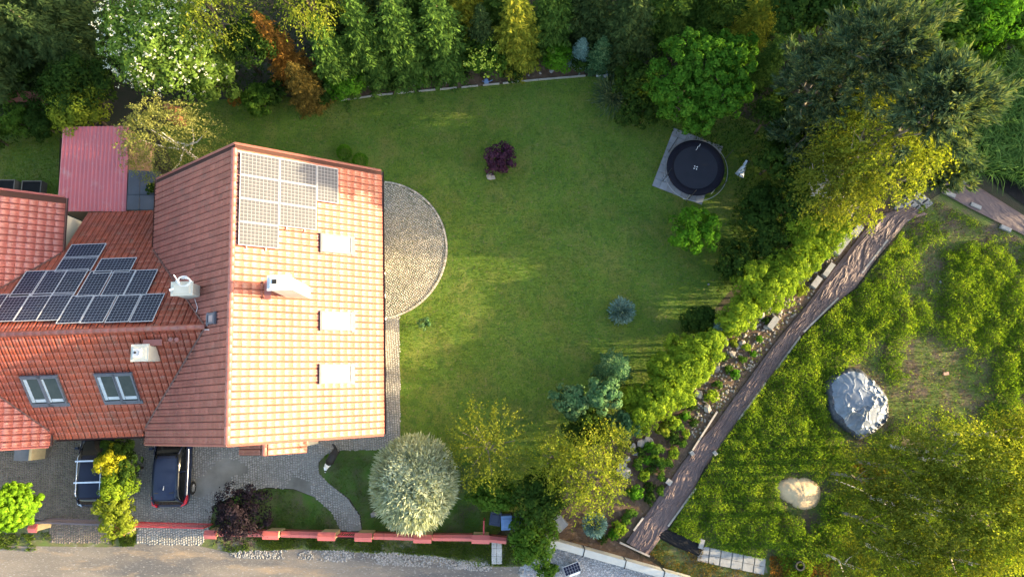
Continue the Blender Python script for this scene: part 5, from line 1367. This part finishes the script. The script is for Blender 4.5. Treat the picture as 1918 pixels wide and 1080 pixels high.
# maple by the trampoline
broad(1303, 158, 106, 6.5, L_maple, "big round bright green maple above the trampoline", "maple_tree", "tree", 330, 60, .16, rc=(.065, .115), flat=.9, a=2.5, inner=.06)
broad(1375, 100, 42, 5.0, L_maple, "green side tree bulging from the upper right of the maple", K=44, per=60, rc=(.18, .3))
# sprawling juniper
nsd[0] += 1; p, R = ctr(1150, 178, 46, .9); ar = spiky_crown(R, .75, 1500, .34, 4.4, .15, .12, -.1)
tree("juniper", "shrub", "sprawling spiky juniper at the lawn corner left of the maple", p, .7, ar, L_pine, limbs(.7, R, .5, .1, 8, M_twig, 12, .05))
broad(1195, 205, 42, 1.8, L_deep, "dark shrub under the left edge of the maple", "shrub", "shrub", 40, 45, .16)
broad(1190, 150, 44, 2.6, L_deep, "dark shrub between the juniper and the maple", "shrub", "shrub", 40, 45, .17)
# pines
def pine(u, v, rp, h, label, K=120, sy=1.0, lm=None):
    nsd[0] += 1; a_ = min(3.0, h * .33); p, R = ctr(u, v, rp, h - a_); ar = pine_arrays(R, a_, K, nsd[0] * 1.9, .42, 20); ar[0][:, 1] *= sy
    tree("pine_tree", "tree", label, p, h - a_, ar, lm or L_pine, limbs(h - a_, R, a_, h * .3, nsd[0], M_twig, 12, .15))
pine(1535, 165, 92, 8.5, "shaded blue-green pine right of the maple", 120)
pine(1640, 110, 105, 11.5, "tall sunlit pine in the middle of the pine group", 160)
pine(1745, 205, 84, 13.5, "big pine whose right side glows, beside the reeds", 140)
pine(1500, 265, 58, 5.0, "low dark pine bough tree above the big birch's left side", 60)
pine(1745, 305, 62, 7.0, "lower pine right of the big birch near the white slabs", 70)
# large birch
birch(1650, 275, 118, 9.5, L_birch, "big yellow-green birch below the pines", 1300, sy=.95, ls=.12, n=15, ln=(.5, 1.1), lo=.3)
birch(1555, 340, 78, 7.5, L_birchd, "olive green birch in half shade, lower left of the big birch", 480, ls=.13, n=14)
birch(1600, 385, 55, 5.0, L_birch, "small yellow birch at the top end of the fabric strip", 260, ls=.12, n=12, ln=(.3, .8))
# top right thicket and reeds
for (u, v, r, h, m, lab) in ((1510, 20, 60, 7, L_deep, "dark tree at the top edge above the pines"), (1590, -5, 60, 8, L_deep, "dark tree cut by the top edge above the tall pine"), (1700, 30, 70, 6, L_mid, "green willow bush at the top edge, right of the tall pine"),
                            (1780, 50, 62, 5.5, L_mid, "green bush at the top right, left of the bright one"), (1850, 25, 66, 6, L_bright, "bright green tree in the top right corner"), (1915, 55, 45, 5, L_mid, "green tree cut by the right edge above the reeds"),
                            (1730, 110, 50, 4.5, L_deep, "dark bush between the tall pine and the top right thicket"), (1830, 105, 46, 3.5, L_mid, "bush just above the reeds")):
    broad(u, v, r, h, m, lab, "thicket_tree", "tree", 90, 60, .18, rc=(.15, .26))
def reeds(name, pg, n, hmin, hmax, m, label=None, lean=.6, w=.05, segs=3, ang=None, **kw):
    pg = np.array(pg); lo, hi = pg.min(0), pg.max(0); q = RNG.uniform(lo, hi, (n * 4, 2)); q = q[inside(q[:, 0], q[:, 1], pg)][:n]; n = len(q)
    a = RNG.uniform(0, 6.28, n) if ang is None else RNG.normal(ang, .7, n); h = RNG.uniform(hmin, hmax, n); ln = lean * RNG.uniform(.4, 1.2, n) * h
    V = []; t = np.linspace(0, 1, segs + 1); sd_ = np.stack([-np.sin(a), np.cos(a), np.zeros(n)], 1); dv = np.stack([np.cos(a), np.sin(a)], 1)
    for i, tt in enumerate(t):
        c = np.stack([q[:, 0] + dv[:, 0] * ln * tt ** 2, q[:, 1] + dv[:, 1] * ln * tt ** 2, h * (tt - .35 * tt ** 3)], 1); ww = w * (1 - tt ** 2 * .92)
        V += [c - sd_ * ww / 2, c + sd_ * ww / 2]
    V = np.stack(V, 1).reshape(-1, 3); k = 2 * (segs + 1); b = np.arange(n)[:, None] * k
    F = np.concatenate([np.stack([b + 2 * i, b + 2 * i + 1, b + 2 * i + 3, b + 2 * i + 2], -1) for i in range(segs)], 1).reshape(-1, 4)
    return obj(name, mesh_np(name, V, F, m), None, kind="stuff", **kw)
reeds("reeds", poly([(1795, 330), (1822, 250), (1800, 190), (1835, 120), (1918, 100), (2100, 90), (2100, 420), (1918, 350), (1860, 330)]), 9000, .9, 2.0, L_reed, lean=.75, w=.05)
broad(284, 352, 13, 3.2, L_deep, "small dark shrub growing at the edge of the dark flat roof", "small_shrub", "shrub", 14, 26, .10)
# small trees of the lawn
broad(1300, 432, 50, 2.6, L_bright, "bright green young tree below the trampoline", "young_tree", "tree", 60, 55, .15, rc=(.16, .26))
nsd[0] += 1; broad(936, 300, 33, 1.5, L_purple, "purple leaved shrub standing alone on the lawn", "purple_shrub", "shrub", 46, 55, .12, rc=(.2, .3))
nsd[0] += 1; p, R = ctr(1166, 582, 26, .6); tree("blue_spruce", "conifer", "small silver-blue spruce alone on the lawn", p, .35, spiky_crown(R, .75, 1500, .20, 2, .3, .3, .2), L_blue)
for (u, v, lab) in ((644, 284, "round clipped box ball nearer the roof corner's left, behind the big roof"), (674, 300, "round clipped box ball just above the roof's right corner")):
    nsd[0] += 1; p, R = ctr(u, v, 15, .5); tree("box_ball", "shrub", lab, p, .38, spiky_crown(R, .48, 1300, .07, nsd[0], .86, .6, 0, noise=.12), L_bright, group="clipped box balls")
broad(795, 605, 15, .7, L_teal, "small pale green shrub on the lawn beside the paved strip", "small_shrub", "shrub", 14, 26, .11)
# dark side of the lawn: shade shrubs
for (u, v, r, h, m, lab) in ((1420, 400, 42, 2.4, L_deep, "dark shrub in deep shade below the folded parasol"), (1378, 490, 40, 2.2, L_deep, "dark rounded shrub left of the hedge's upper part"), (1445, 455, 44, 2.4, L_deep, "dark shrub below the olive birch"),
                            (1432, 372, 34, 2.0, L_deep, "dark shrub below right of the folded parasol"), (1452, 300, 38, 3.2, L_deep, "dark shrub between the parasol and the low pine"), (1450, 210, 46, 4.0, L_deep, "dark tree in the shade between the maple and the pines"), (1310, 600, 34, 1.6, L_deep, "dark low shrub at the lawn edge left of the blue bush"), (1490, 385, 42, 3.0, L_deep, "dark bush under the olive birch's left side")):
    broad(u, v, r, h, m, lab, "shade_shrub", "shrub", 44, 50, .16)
for (u, v, r, h, lab) in ((1478, 262, 46, 3.8, "added tree blocking low sun under the left side of the pines"), (1500, 325, 46, 3.6, "added sun-blocking tree under the left edge of the olive birch"), (1560, 250, 50, 4.5, "added sun-blocking tree under the pines above the olive birch"), (1590, 200, 50, 4.5, "added sun-blocking tree hidden under the tall pine")):
    nsd[0] += 1; p, R = ctr(u, v, r, h * .5); tree("added_shade_tree", "tree", lab, p, h * .5, clump_crown(R, h * .5, 60, 60, .19, nsd[0] * 3.1, rc=(.2, .34)), L_deep, limbs(h * .5, R, 1, .3, nsd[0], M_bark, 5, .06))  # trees added under the pines to keep low sun off the lawn
spruce(1345, 612, 28, 1.9, L_blue, "blue spruce half hidden in the hedge shade", "dwarf_conifer", "conifer", 0)
spruce(1430, 505, 24, 1.8, L_blue, "small blue conifer between the dark shrub and the hedge", "dwarf_conifer", "conifer", 0)
# thuja hedge along the rock border
HG = [(1552, 430, 40), (1522, 458, 40), (1496, 488, 40), (1462, 520, 42), (1436, 548, 42), (1405, 562, 38), (1386, 590, 38), (1362, 606, 26),
      (1310, 662, 42), (1282, 690, 44), (1253, 718, 42), (1226, 748, 38), (1203, 780, 36), (1275, 655, 36), (1410, 520, 36), (1240, 690, 34), (1500, 430, 40), (1185, 745, 30), (1454, 500, 38), (1425, 522, 34), (1330, 640, 28), (1300, 690, 36), (1268, 735, 34)]
HL = ["topmost thuja of the hedge, beside the small yellow birch", "second thuja from the top of the hedge", "thuja below the second one, beside the white blocks", "thuja at the widest folds of the fabric", "thuja left of the pale slab at the fabric",
      "thuja left of the middle of the rock border", "thuja above the gap in the hedge", "small thuja closing the upper hedge run above the blue spruce",
      "topmost thuja of the lower hedge run", "second thuja of the lower hedge run", "middle thuja of the lower hedge run", "thuja second from the bottom end of the lower run", "bottom thuja beside the grey flat rocks",
      "shaded thuja on the lawn side of the lower run's top", "shaded thuja on the lawn side of the upper run", "shaded thuja on the lawn side of the lower run's middle", "shaded thuja on the lawn side near the olive birch", "shaded thuja beside the teal conifers",
      "thuja in the second row behind the widest folds", "thuja in the second row above the middle of the upper run", "small thuja starting the lower hedge run below the blue spruce", "thuja on the rock side of the lower run's top", "thuja on the rock side of the lower run's middle"]
for (u, v, r), lab in zip(HG, HL):
    broad(u, v, r, random.uniform(2.5, 3.1), L_thuja, lab, "thuja", "hedge shrub", 60, 62, .13, "thujas of the diagonal hedge", .75, .4, rc=(.18, .30), a=1.15)
# teal conifers and the yellow birches at the bottom
spruce(1152, 690, 34, 4.2, L_teal, "slim teal conifer pointing towards the lawn", "teal_conifer", var=0)
broad(1068, 752, 36, 3.2, L_teal, "teal green young tree at the lower lawn edge, left one", K=40, per=55)
broad(1128, 740, 36, 3.8, L_teal, "pale lit teal green tree right of its twin at the lower lawn edge", K=44, per=55)
broad(1100, 800, 44, 2.8, L_deep, "dark bush between the teal trees and the yellow birches", K=40, per=55)
broad(1165, 800, 36, 2.4, L_teal, "grey-green bush at the bottom end of the thuja hedge", "bush", "bush", 40, 50, .15)
birch(912, 838, 72, 5.5, L_birchd, "airy yellow birch right of the silver willow", 300, sy=1.1, ls=.11, n=14, ln=(.5, 1.3), lo=.05, bk=M_twig)
birch(1040, 862, 50, 5.0, L_birch, "yellow birch between the airy birch and the golden one", 260, ls=.11, n=13, ln=(.4, 1.0), lo=.1, bk=M_twig)
birch(1110, 890, 68, 6.0, L_birch, "golden yellow birch beside the planted bed", 420, ls=.12, n=14, sy=1.1, lo=.1, bk=M_twig)
birch(1150, 830, 34, 4.0, L_birch, "small yellow birch against the grey flat rocks", 140, ls=.11, n=12, ln=(.3, .8), bk=M_twig)
broad(925, 925, 50, 2.6, L_mid, "green shrub above the wheelie bins", "shrub", "shrub", 60, 55, .15, sy=.7)
broad(1010, 925, 54, 3.4, L_deep, "dark green shrub mass right above the bins", "shrub", "shrub", 70, 60, .16, sy=1.0)
broad(1000, 1005, 48, 2.6, L_mid, "green shrub hanging over the end of the street wall", "shrub", "shrub", 66, 58, .15)
broad(1024, 1065, 26, .8, L_mid, "low green shrub growing in the grey gravel", "small_shrub", "shrub", 26, 40, .12, sy=.6)
nsd[0] += 1; p, R = ctr(1115, 984, 24, .8); tree("blue_spruce", "conifer", "round blue-grey dwarf spruce in the soil above the concrete wall", p, .55, spiky_crown(R, .65, 1800, .16, 9, .5, .3, .1), L_blue)
# silver willow ball
nsd[0] += 1; zc = 2.0; p, R = ctr(776, 904, 80, zc); ar = list(spiky_crown(R * .98, 2.0, 15000, .26, 3, .80, .24, .1, -.5, noise=.20)); dn = nrm(ar[0]); ar[1] = nrm(dn * .55 + unit(len(dn)) * .75 + np.array([0, 0, .1])); ar[2] = nrm(dn + unit(len(dn)) * .4); ar[0][:, 1] *= 1.10
d = ar[0] / np.array([R, R * 1.1, 2.0])
a2 = spiky_crown(R * 1.03, 2.08, 2600, .36, 5, .93, .16, .15, -.5, noise=.16); a2[0][:, 1] *= 1.10; ar = [np.concatenate([x, y]) for x, y in zip(ar, a2)]
tree("silver_willow", "shrub", "big round silvery willow ball at the street wall", p, zc, ar, L_silver, limbs(zc, R, 1.2, .4, 77, M_bark, 8, .08))
nsd[0] += 1; broad(452, 958, 62, 2.6, L_darkp, "dark purple bush hanging over the street wall beside the paved yard", "purple_bush", "bush", 60, 55, .13, rc=(.12, .24), sy=.95)
birch(448, 968, 60, 2.4, L_darkp, "loose blackish purple branches around the purple bush", 120, name="purple_bush", ls=.10, n=10, ln=(.3, .7), bk=M_twig)
# acid green ball and the golden hedge between the cars
nsd[0] += 1; p, R = ctr(24, 948, 52, 2.2); tree("globe_maple", "tree", "acid green round maple at the left edge by the street", p, 2.1, clump_crown(R, 1.5, 380, 45, .13, 5.5, rc=(.08, .13), flat=.9), L_acid, limbs(2.1, R, 1.2, 1, 66, M_bark, 6, .08))
for (u, v, r, sy, m, lab) in ((222, 840, 34, .9, L_deep, "dark green cypress at the eave between the cars"), (212, 862, 31, 1.0, L_golden, "bright yellow cypress between the cars"), (224, 905, 36, 1.0, L_thuja, "green-yellow cypress in the middle of the car hedge"),
                              (218, 945, 34, 1.0, L_yel, "yellow-green cypress below the middle one"), (222, 978, 35, .9, L_yel, "yellow-green cypress at the street end of the car hedge"), (240, 880, 24, 1.6, L_deep, "narrow cypress standing for the shaded side of the car hedge, its shade in the leaf colour")):
    broad(u, v, r, 2.4 if m is not L_golden else 2.7, m, lab, "cypress", "hedge shrub", 50, 55, .12, "cypresses between the cars", .8, .4, rc=(.18, .30), a=1.0, sy=sy)  # last one: the hedge's shade is put into its dark leaf colour
# lower right: thin birches over the lot
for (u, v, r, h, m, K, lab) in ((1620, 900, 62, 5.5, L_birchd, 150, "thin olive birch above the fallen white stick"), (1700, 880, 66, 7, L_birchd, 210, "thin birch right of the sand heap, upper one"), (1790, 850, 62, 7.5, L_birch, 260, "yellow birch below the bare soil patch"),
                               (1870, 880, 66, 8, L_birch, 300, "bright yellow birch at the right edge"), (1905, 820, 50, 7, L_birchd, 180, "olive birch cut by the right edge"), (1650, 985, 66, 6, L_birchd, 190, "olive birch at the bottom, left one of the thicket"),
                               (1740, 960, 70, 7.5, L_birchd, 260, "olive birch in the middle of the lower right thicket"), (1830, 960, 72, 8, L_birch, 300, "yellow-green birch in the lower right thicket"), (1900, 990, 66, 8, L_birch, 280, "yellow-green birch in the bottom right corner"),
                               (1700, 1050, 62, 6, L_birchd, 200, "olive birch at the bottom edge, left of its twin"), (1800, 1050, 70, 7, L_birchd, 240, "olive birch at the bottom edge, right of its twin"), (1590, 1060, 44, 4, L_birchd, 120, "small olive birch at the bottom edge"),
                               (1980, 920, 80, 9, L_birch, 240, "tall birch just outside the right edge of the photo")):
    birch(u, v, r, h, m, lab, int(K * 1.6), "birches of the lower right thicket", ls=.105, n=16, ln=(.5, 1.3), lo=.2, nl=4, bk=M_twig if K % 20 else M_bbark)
p1, p2 = P(1565, 898, .4), P(1672, 952, .3); c = (p1 + p2) / 2
mb = MB(); mb.tube([p1 - c, (p1 - c).lerp(p2 - c, .4) + Vector((.0, .12, .12)), (p1 - c).lerp(p2 - c, .75) + Vector((0, .06, .05)), p2 - c], [.02, .03, .035, .03], 6)
obj("fallen_stick", mb.mesh("fallen_stick", M_bbark), None, c, label="long white stick lying across the undergrowth", category="stick")
for i, (a, b, lab) in enumerate((((1712, 962), (1756, 966), "thin white twig in the middle of the lower right thicket"), ((1796, 968), (1834, 960), "forked white twig right of the thin one in the thicket"))):
    p1, p2 = P(*a, .5), P(*b, .4); c = (p1 + p2) / 2; mb = MB(); mb.tube([p1 - c, Vector((0, .05, .05)), p2 - c], .018, 5); obj("fallen_stick", mb.mesh("fallen_stick", M_bbark), None, c, label=lab, category="stick")
# planted bed: small perennials and shrubs
beds = [(1196, 868, 12), (1212, 862, 9), (1222, 878, 10), (1236, 868, 13), (1207, 890, 11), (1240, 892, 9), (1190, 922, 15), (1218, 912, 10), (1252, 868, 10), (1262, 848, 11), (1232, 842, 13), (1218, 836, 11), (1200, 845, 10),
        (1182, 962, 12), (1160, 990, 14), (1172, 972, 10), (1150, 1000, 11), (1216, 932, 12), (1238, 918, 9), (1262, 820, 12), (1244, 806, 14), (1258, 790, 15), (1272, 800, 11), (1284, 778, 10), (1296, 760, 9), (1268, 748, 11), (1334, 742, 13), (1346, 720, 9), (1378, 700, 10),
        (1354, 668, 10), (1376, 640, 9), (1400, 650, 8), (1392, 672, 8), (1424, 634, 7), (1300, 790, 9), (1278, 830, 9), (1286, 812, 8), (1366, 690, 8), (1412, 662, 7), (1438, 600, 8), (1502, 543, 12), (1462, 572, 8), (1130, 1010, 9), (1548, 478, 8), (1227, 855, 8)]
pms = []
for k, m in enumerate((L_mid, L_yel, L_bright, L_thuja, L_deep)):
    ar = clump_crown(.5, .4, 16, 26, .16, k * 5.1, rc=(.3, .5)); pos = ar[0].copy(); pos[:, 2] += .25; pms.append(leaves("small_plant", pos, *ar[1:], m))
for i, (u, v, r) in enumerate(beds):
    p, R = ctr(u, v, r, .25); k = (i * 7 + (0 if v > 820 else 1)) % 5
    if v > 830 and k == 1: k = 0
    lab = "low plant in the dark planted bed below the flat rocks" if v > 830 else "low plant in the sunlit rock border along the fabric"
    o = obj("small_plant", pms[k], None, (p.x, p.y, 0), (0, 0, random.uniform(0, 6)), label=lab, category="plant", group="low plants of the " + ("dark planted bed" if v > 830 else "rock border")); s = R / .5; o.scale = (s, s, s * .9)

# ------------------------------------------------------------------ ground cover
def blades(name, pg, n, h, w, m, dens=None, lean=.5, **kw):
    pg = np.array(pg); lo, hi = pg.min(0), pg.max(0); q = RNG.uniform(lo, hi, (int(n * 2.2), 2)); q = q[inside(q[:, 0], q[:, 1], pg)]
    if dens is not None: q = q[RNG.uniform(0, 1, len(q)) < dens(q[:, 0], q[:, 1])]
    q = q[:n]; n = len(q); a = RNG.uniform(0, 6.28, n); hh = h * RNG.uniform(.5, 1.3, n); l = hh * lean * RNG.uniform(.2, 1.4, n)
    dx, dy = np.cos(a), np.sin(a); b = np.stack([q[:, 0], q[:, 1], np.zeros(n)], 1); s = np.stack([-dy, dx, 0 * dx], 1) * (w / 2)
    V = np.stack([b - s, b + s, b + np.stack([dx * l, dy * l, hh], 1)], 1).reshape(-1, 3)
    return obj(name, mesh_np(name, V, np.arange(n * 3).reshape(-1, 3), m), None, kind="stuff", **kw)
blades("grass", LAWN, 190000, .045, .035, leafmat("lawn_blade", (.056, .112, .010), (.094, .148, .014), (.145, .162, .028), .3, .7), lambda x, y: np.clip(fbm(x * .8, y * .8, 4) * 1.6, .2, 1))
blades("grass", FG1, 14000, .05, .035, L_grass, lambda x, y: np.clip(fbm(x * 1.2, y * 1.2, 8) * 3 - .9, 0, 1))
blades("grass", FG2, 9000, .05, .035, L_grass, lambda x, y: np.clip(fbm(x * 1.2, y * 1.2, 9) * 3 - .9, 0, 1))
VG = poly([(-20, 995), (60, 1000), (90, 995), (110, 1022), (60, 1032), (-20, 1024)]); blades("grass", VG, 3000, .12, .05, L_grass, lambda x, y: np.clip(fbm(x * 1.6, y * 1.6, 14) * 3.5 - 1.2, 0, 1))
VG = poly([(400, 1003), (950, 1014), (1010, 1020), (975, 1060), (900, 1058), (820, 1040), (700, 1034), (560, 1026), (430, 1034), (385, 1020)])
blades("grass", VG, 26000, .09, .045, L_grass, lambda x, y: np.clip(fbm(x * 1.3, y * 1.3, 12) * 3.2 - .9, 0, 1))
VG = poly([(206, 1000), (256, 1000), (252, 1022), (212, 1024)]); blades("grass", VG, 1500, .09, .045, L_grass, lambda x, y: np.clip(fbm(x * 2, y * 2, 15) * 3.5 - 1.2, 0, 1))
VG = poly([(-100, 225), (100, 235), (112, 250), (108, 400), (-100, 400)]); blades("grass", VG, 16000, .05, .035, MATS["lawn_blade"])
# weeds of the vacant lot
def patch(x, y, u, v, r):
    c = P(u, v); return np.exp(-((x - c.x) ** 2 + (y - c.y) ** 2) / (r * depth(c) / FOC) ** 2)
def lotd(x, y):
    d = np.clip((fbm(x * .9, y * .9, 21, 4) - .30) * 5, 0, 1)
    for (u, v, r, s) in ((1760, 700, 90, 1.3), (1720, 640, 40, .6), (1700, 520, 60, .8), (1790, 420, 60, .7), (1880, 440, 50, .9), (1735, 455, 40, .4), (1690, 760, 40, .5), (1840, 640, 40, .5), (1493, 925, 38, 5), (1603, 757, 50, 5), (1460, 1050, 60, .8), (1240, 1030, 40, 1.5)): d = d - s * patch(x, y, u, v, r)
    for (u, v, r, s) in ((1400, 880, 140, 1.0), (1480, 760, 100, 1.0), (1540, 650, 70, .9), (1620, 560, 60, .8), (1690, 470, 34, .9), (1800, 560, 60, .6), (1840, 600, 70, .7), (1850, 520, 60, .6), (1800, 480, 50, .5), (1880, 680, 50, .8), (1700, 600, 50, .5), (1680, 690, 30, .4), (1890, 580, 60, .6), (1420, 960, 90, .9), (1560, 640, 60, .8)): d = d + s * patch(x, y, u, v, r)
    return np.clip(d, .04, 1)
WP = poly([(1745, 372), (1800, 400), (1918, 450), (2120, 520), (2120, 1200), (1460, 1150), (1440, 1048), (1320, 1022), (1252, 990), (1292, 925), (1336, 850), (1374, 795), (1434, 712), (1498, 632), (1568, 564), (1604, 540), (1662, 464), (1704, 412), (1722, 388)])
def weeds(name, pg, n, h, ls, m, dens, **kw):
    pg = np.array(pg); lo, hi = pg.min(0), pg.max(0); q = RNG.uniform(lo, hi, (int(n * 3), 2)); q = q[inside(q[:, 0], q[:, 1], pg)]
    d = dens(q[:, 0], q[:, 1]); k = RNG.uniform(0, 1, len(q)) < d; q = q[k][:n]; d = d[k][:n]; n = len(q)
    hh = h * (.25 + .75 * d) * (.25 + 1.5 * fbm(q[:, 0] * 1.5, q[:, 1] * 1.5, 31, 3) ** 1.3) * RNG.uniform(.3, 1.15, n)
    pos = np.stack([q[:, 0], q[:, 1], hh * .8 + .01], 1); D = nrm(unit(n) + np.array([0, 0, .8])); L = ls * RNG.uniform(.6, 1.5, n)
    return obj(name, leaves(name, pos, D, nrm(unit(n) + np.array([0, 0, .4])), L, L * .30, m), None, kind="stuff", **kw)
weeds("weeds", WP, 300000, .48, .115, L_weed, lotd)
weeds("dry_litter", WP, 26000, .10, .10, leafmat("dry_litter_leaf", (.05, .035, .02), (.11, .075, .04), (.20, .14, .07), .15), lambda x, y: np.clip(1.15 - lotd(x, y), .05, 1))
weeds("fallen_leaves", poly([(1440, 1040), (1560, 1050), (1560, 1085), (1440, 1085)]), 2500, .15, .12, L_orange, lambda x, y: 1 + 0 * x)
weeds("dry_undergrowth", poly([(1590, 870), (1650, 860), (1665, 920), (1640, 960), (1590, 930)]), 2500, .5, .13, L_brown, lambda x, y: np.clip(fbm(x, y, 3) * 2 - .3, 0, 1))
weeds("bed_greens", weeds_later, 2600, .16, .11, L_yel, lambda x, y: np.clip(fbm(x * 1.8, y * 1.8, 17) * 4 - 1.7, 0, 1))
weeds("lot_litter", poly([(1215, 1035), (1262, 985), (1320, 1022), (1310, 1048), (1440, 1075), (1440, 1110), (1270, 1084)]), 3500, .15, .11, L_brown, lambda x, y: np.clip(fbm(x * 1.5, y * 1.5, 19) * 3 - .8, 0, 1))
weeds("bed_litter", BED, 9000, .14, .10, leafmat("bed_litter_leaf", (.05, .045, .015), (.09, .08, .02), (.16, .10, .04), .2), lambda x, y: np.clip(fbm(x * 2, y * 2, 3) * 2 - .5, 0, 1))
# undergrowth of the tree belt and thicket
for pgp, n in (([(-60, -300), (1120, -300), (1150, 60), (1080, 100), (590, 150), (480, 200), (390, 180), (330, 200), (220, 160), (-60, 230)], 42000), ([(1120, -300), (2300, -300), (2300, 120), (1840, 130), (1800, 330), (1700, 380), (1560, 430), (1400, 540), (1330, 600), (1370, 380), (1380, 300), (1230, 240), (1130, 180), (1120, 100)], 52000)):
    weeds("undergrowth", poly(pgp), n, .9, .20, L_deep, lambda x, y: np.clip(fbm(x * .6, y * .6, 5) * 2, .2, 1))
weeds("undergrowth", poly([(1600, 900), (1918, 860), (2200, 860), (2200, 1200), (1560, 1200), (1550, 980)]), 22000, .6, .17, L_weed, lambda x, y: np.clip(fbm(x * .7, y * .7, 6) * 2 - .3, .1, 1))
# distant woods around, beyond the photo
def wood(name, x0, x1, y0, y1, n):
    q = np.stack([RNG.uniform(x0, x1, n), RNG.uniform(y0, y1, n)], 1); k = 130; own = np.repeat(np.arange(n), k); d = unit(n * k, .4); r = RNG.uniform(1.8, 3.2, n)
    pos = np.c_[q[own], RNG.uniform(3, 5, n)[own]] + d * r[own][:, None] * np.array([1, 1, 1.1])
    L = RNG.uniform(.4, .8, n * k); obj(name, leaves(name, pos, unit(n * k), d, L, L * .7, L_mid), None, kind="stuff")
wood("far_wood", -60, 60, 27, 55, 130)
wood("far_thicket", 34, 60, 12, 27, 30)
# gravel chips along the verge
ch = np.array(poly([(430, 1030), (700, 1030), (830, 1042), (980, 1064), (980, 1075), (820, 1062), (700, 1056), (560, 1046), (430, 1044)])); q = RNG.uniform(ch.min(0), ch.max(0), (9000, 2)); q = q[inside(q[:, 0], q[:, 1], ch)]; k = RNG.uniform(0, 1, len(q)) < np.clip(fbm(q[:, 0] * 1.5, q[:, 1] * 1.5, 3) * 3 - 1, 0, 1); q = q[k][:1500]
setts("gravel", q, RNG.uniform(0, 6, len(q)), .085, .012, mat("pale_gravel", (.24, .23, .22), (.16, .155, .15), 5, .9, jitter=.3))
ch = np.array(poly([(985, 1050), (1025, 1022), (1260, 1088), (1260, 1120), (985, 1120)])); q = RNG.uniform(ch.min(0), ch.max(0), (12000, 2)); q = q[inside(q[:, 0], q[:, 1], ch)][:5200]
setts("gravel", q, RNG.uniform(0, 6, len(q)), .075, .014, mat("grey_gravel_stone", (.34, .34, .35), (.2, .2, .21), 5, .9, jitter=.35))
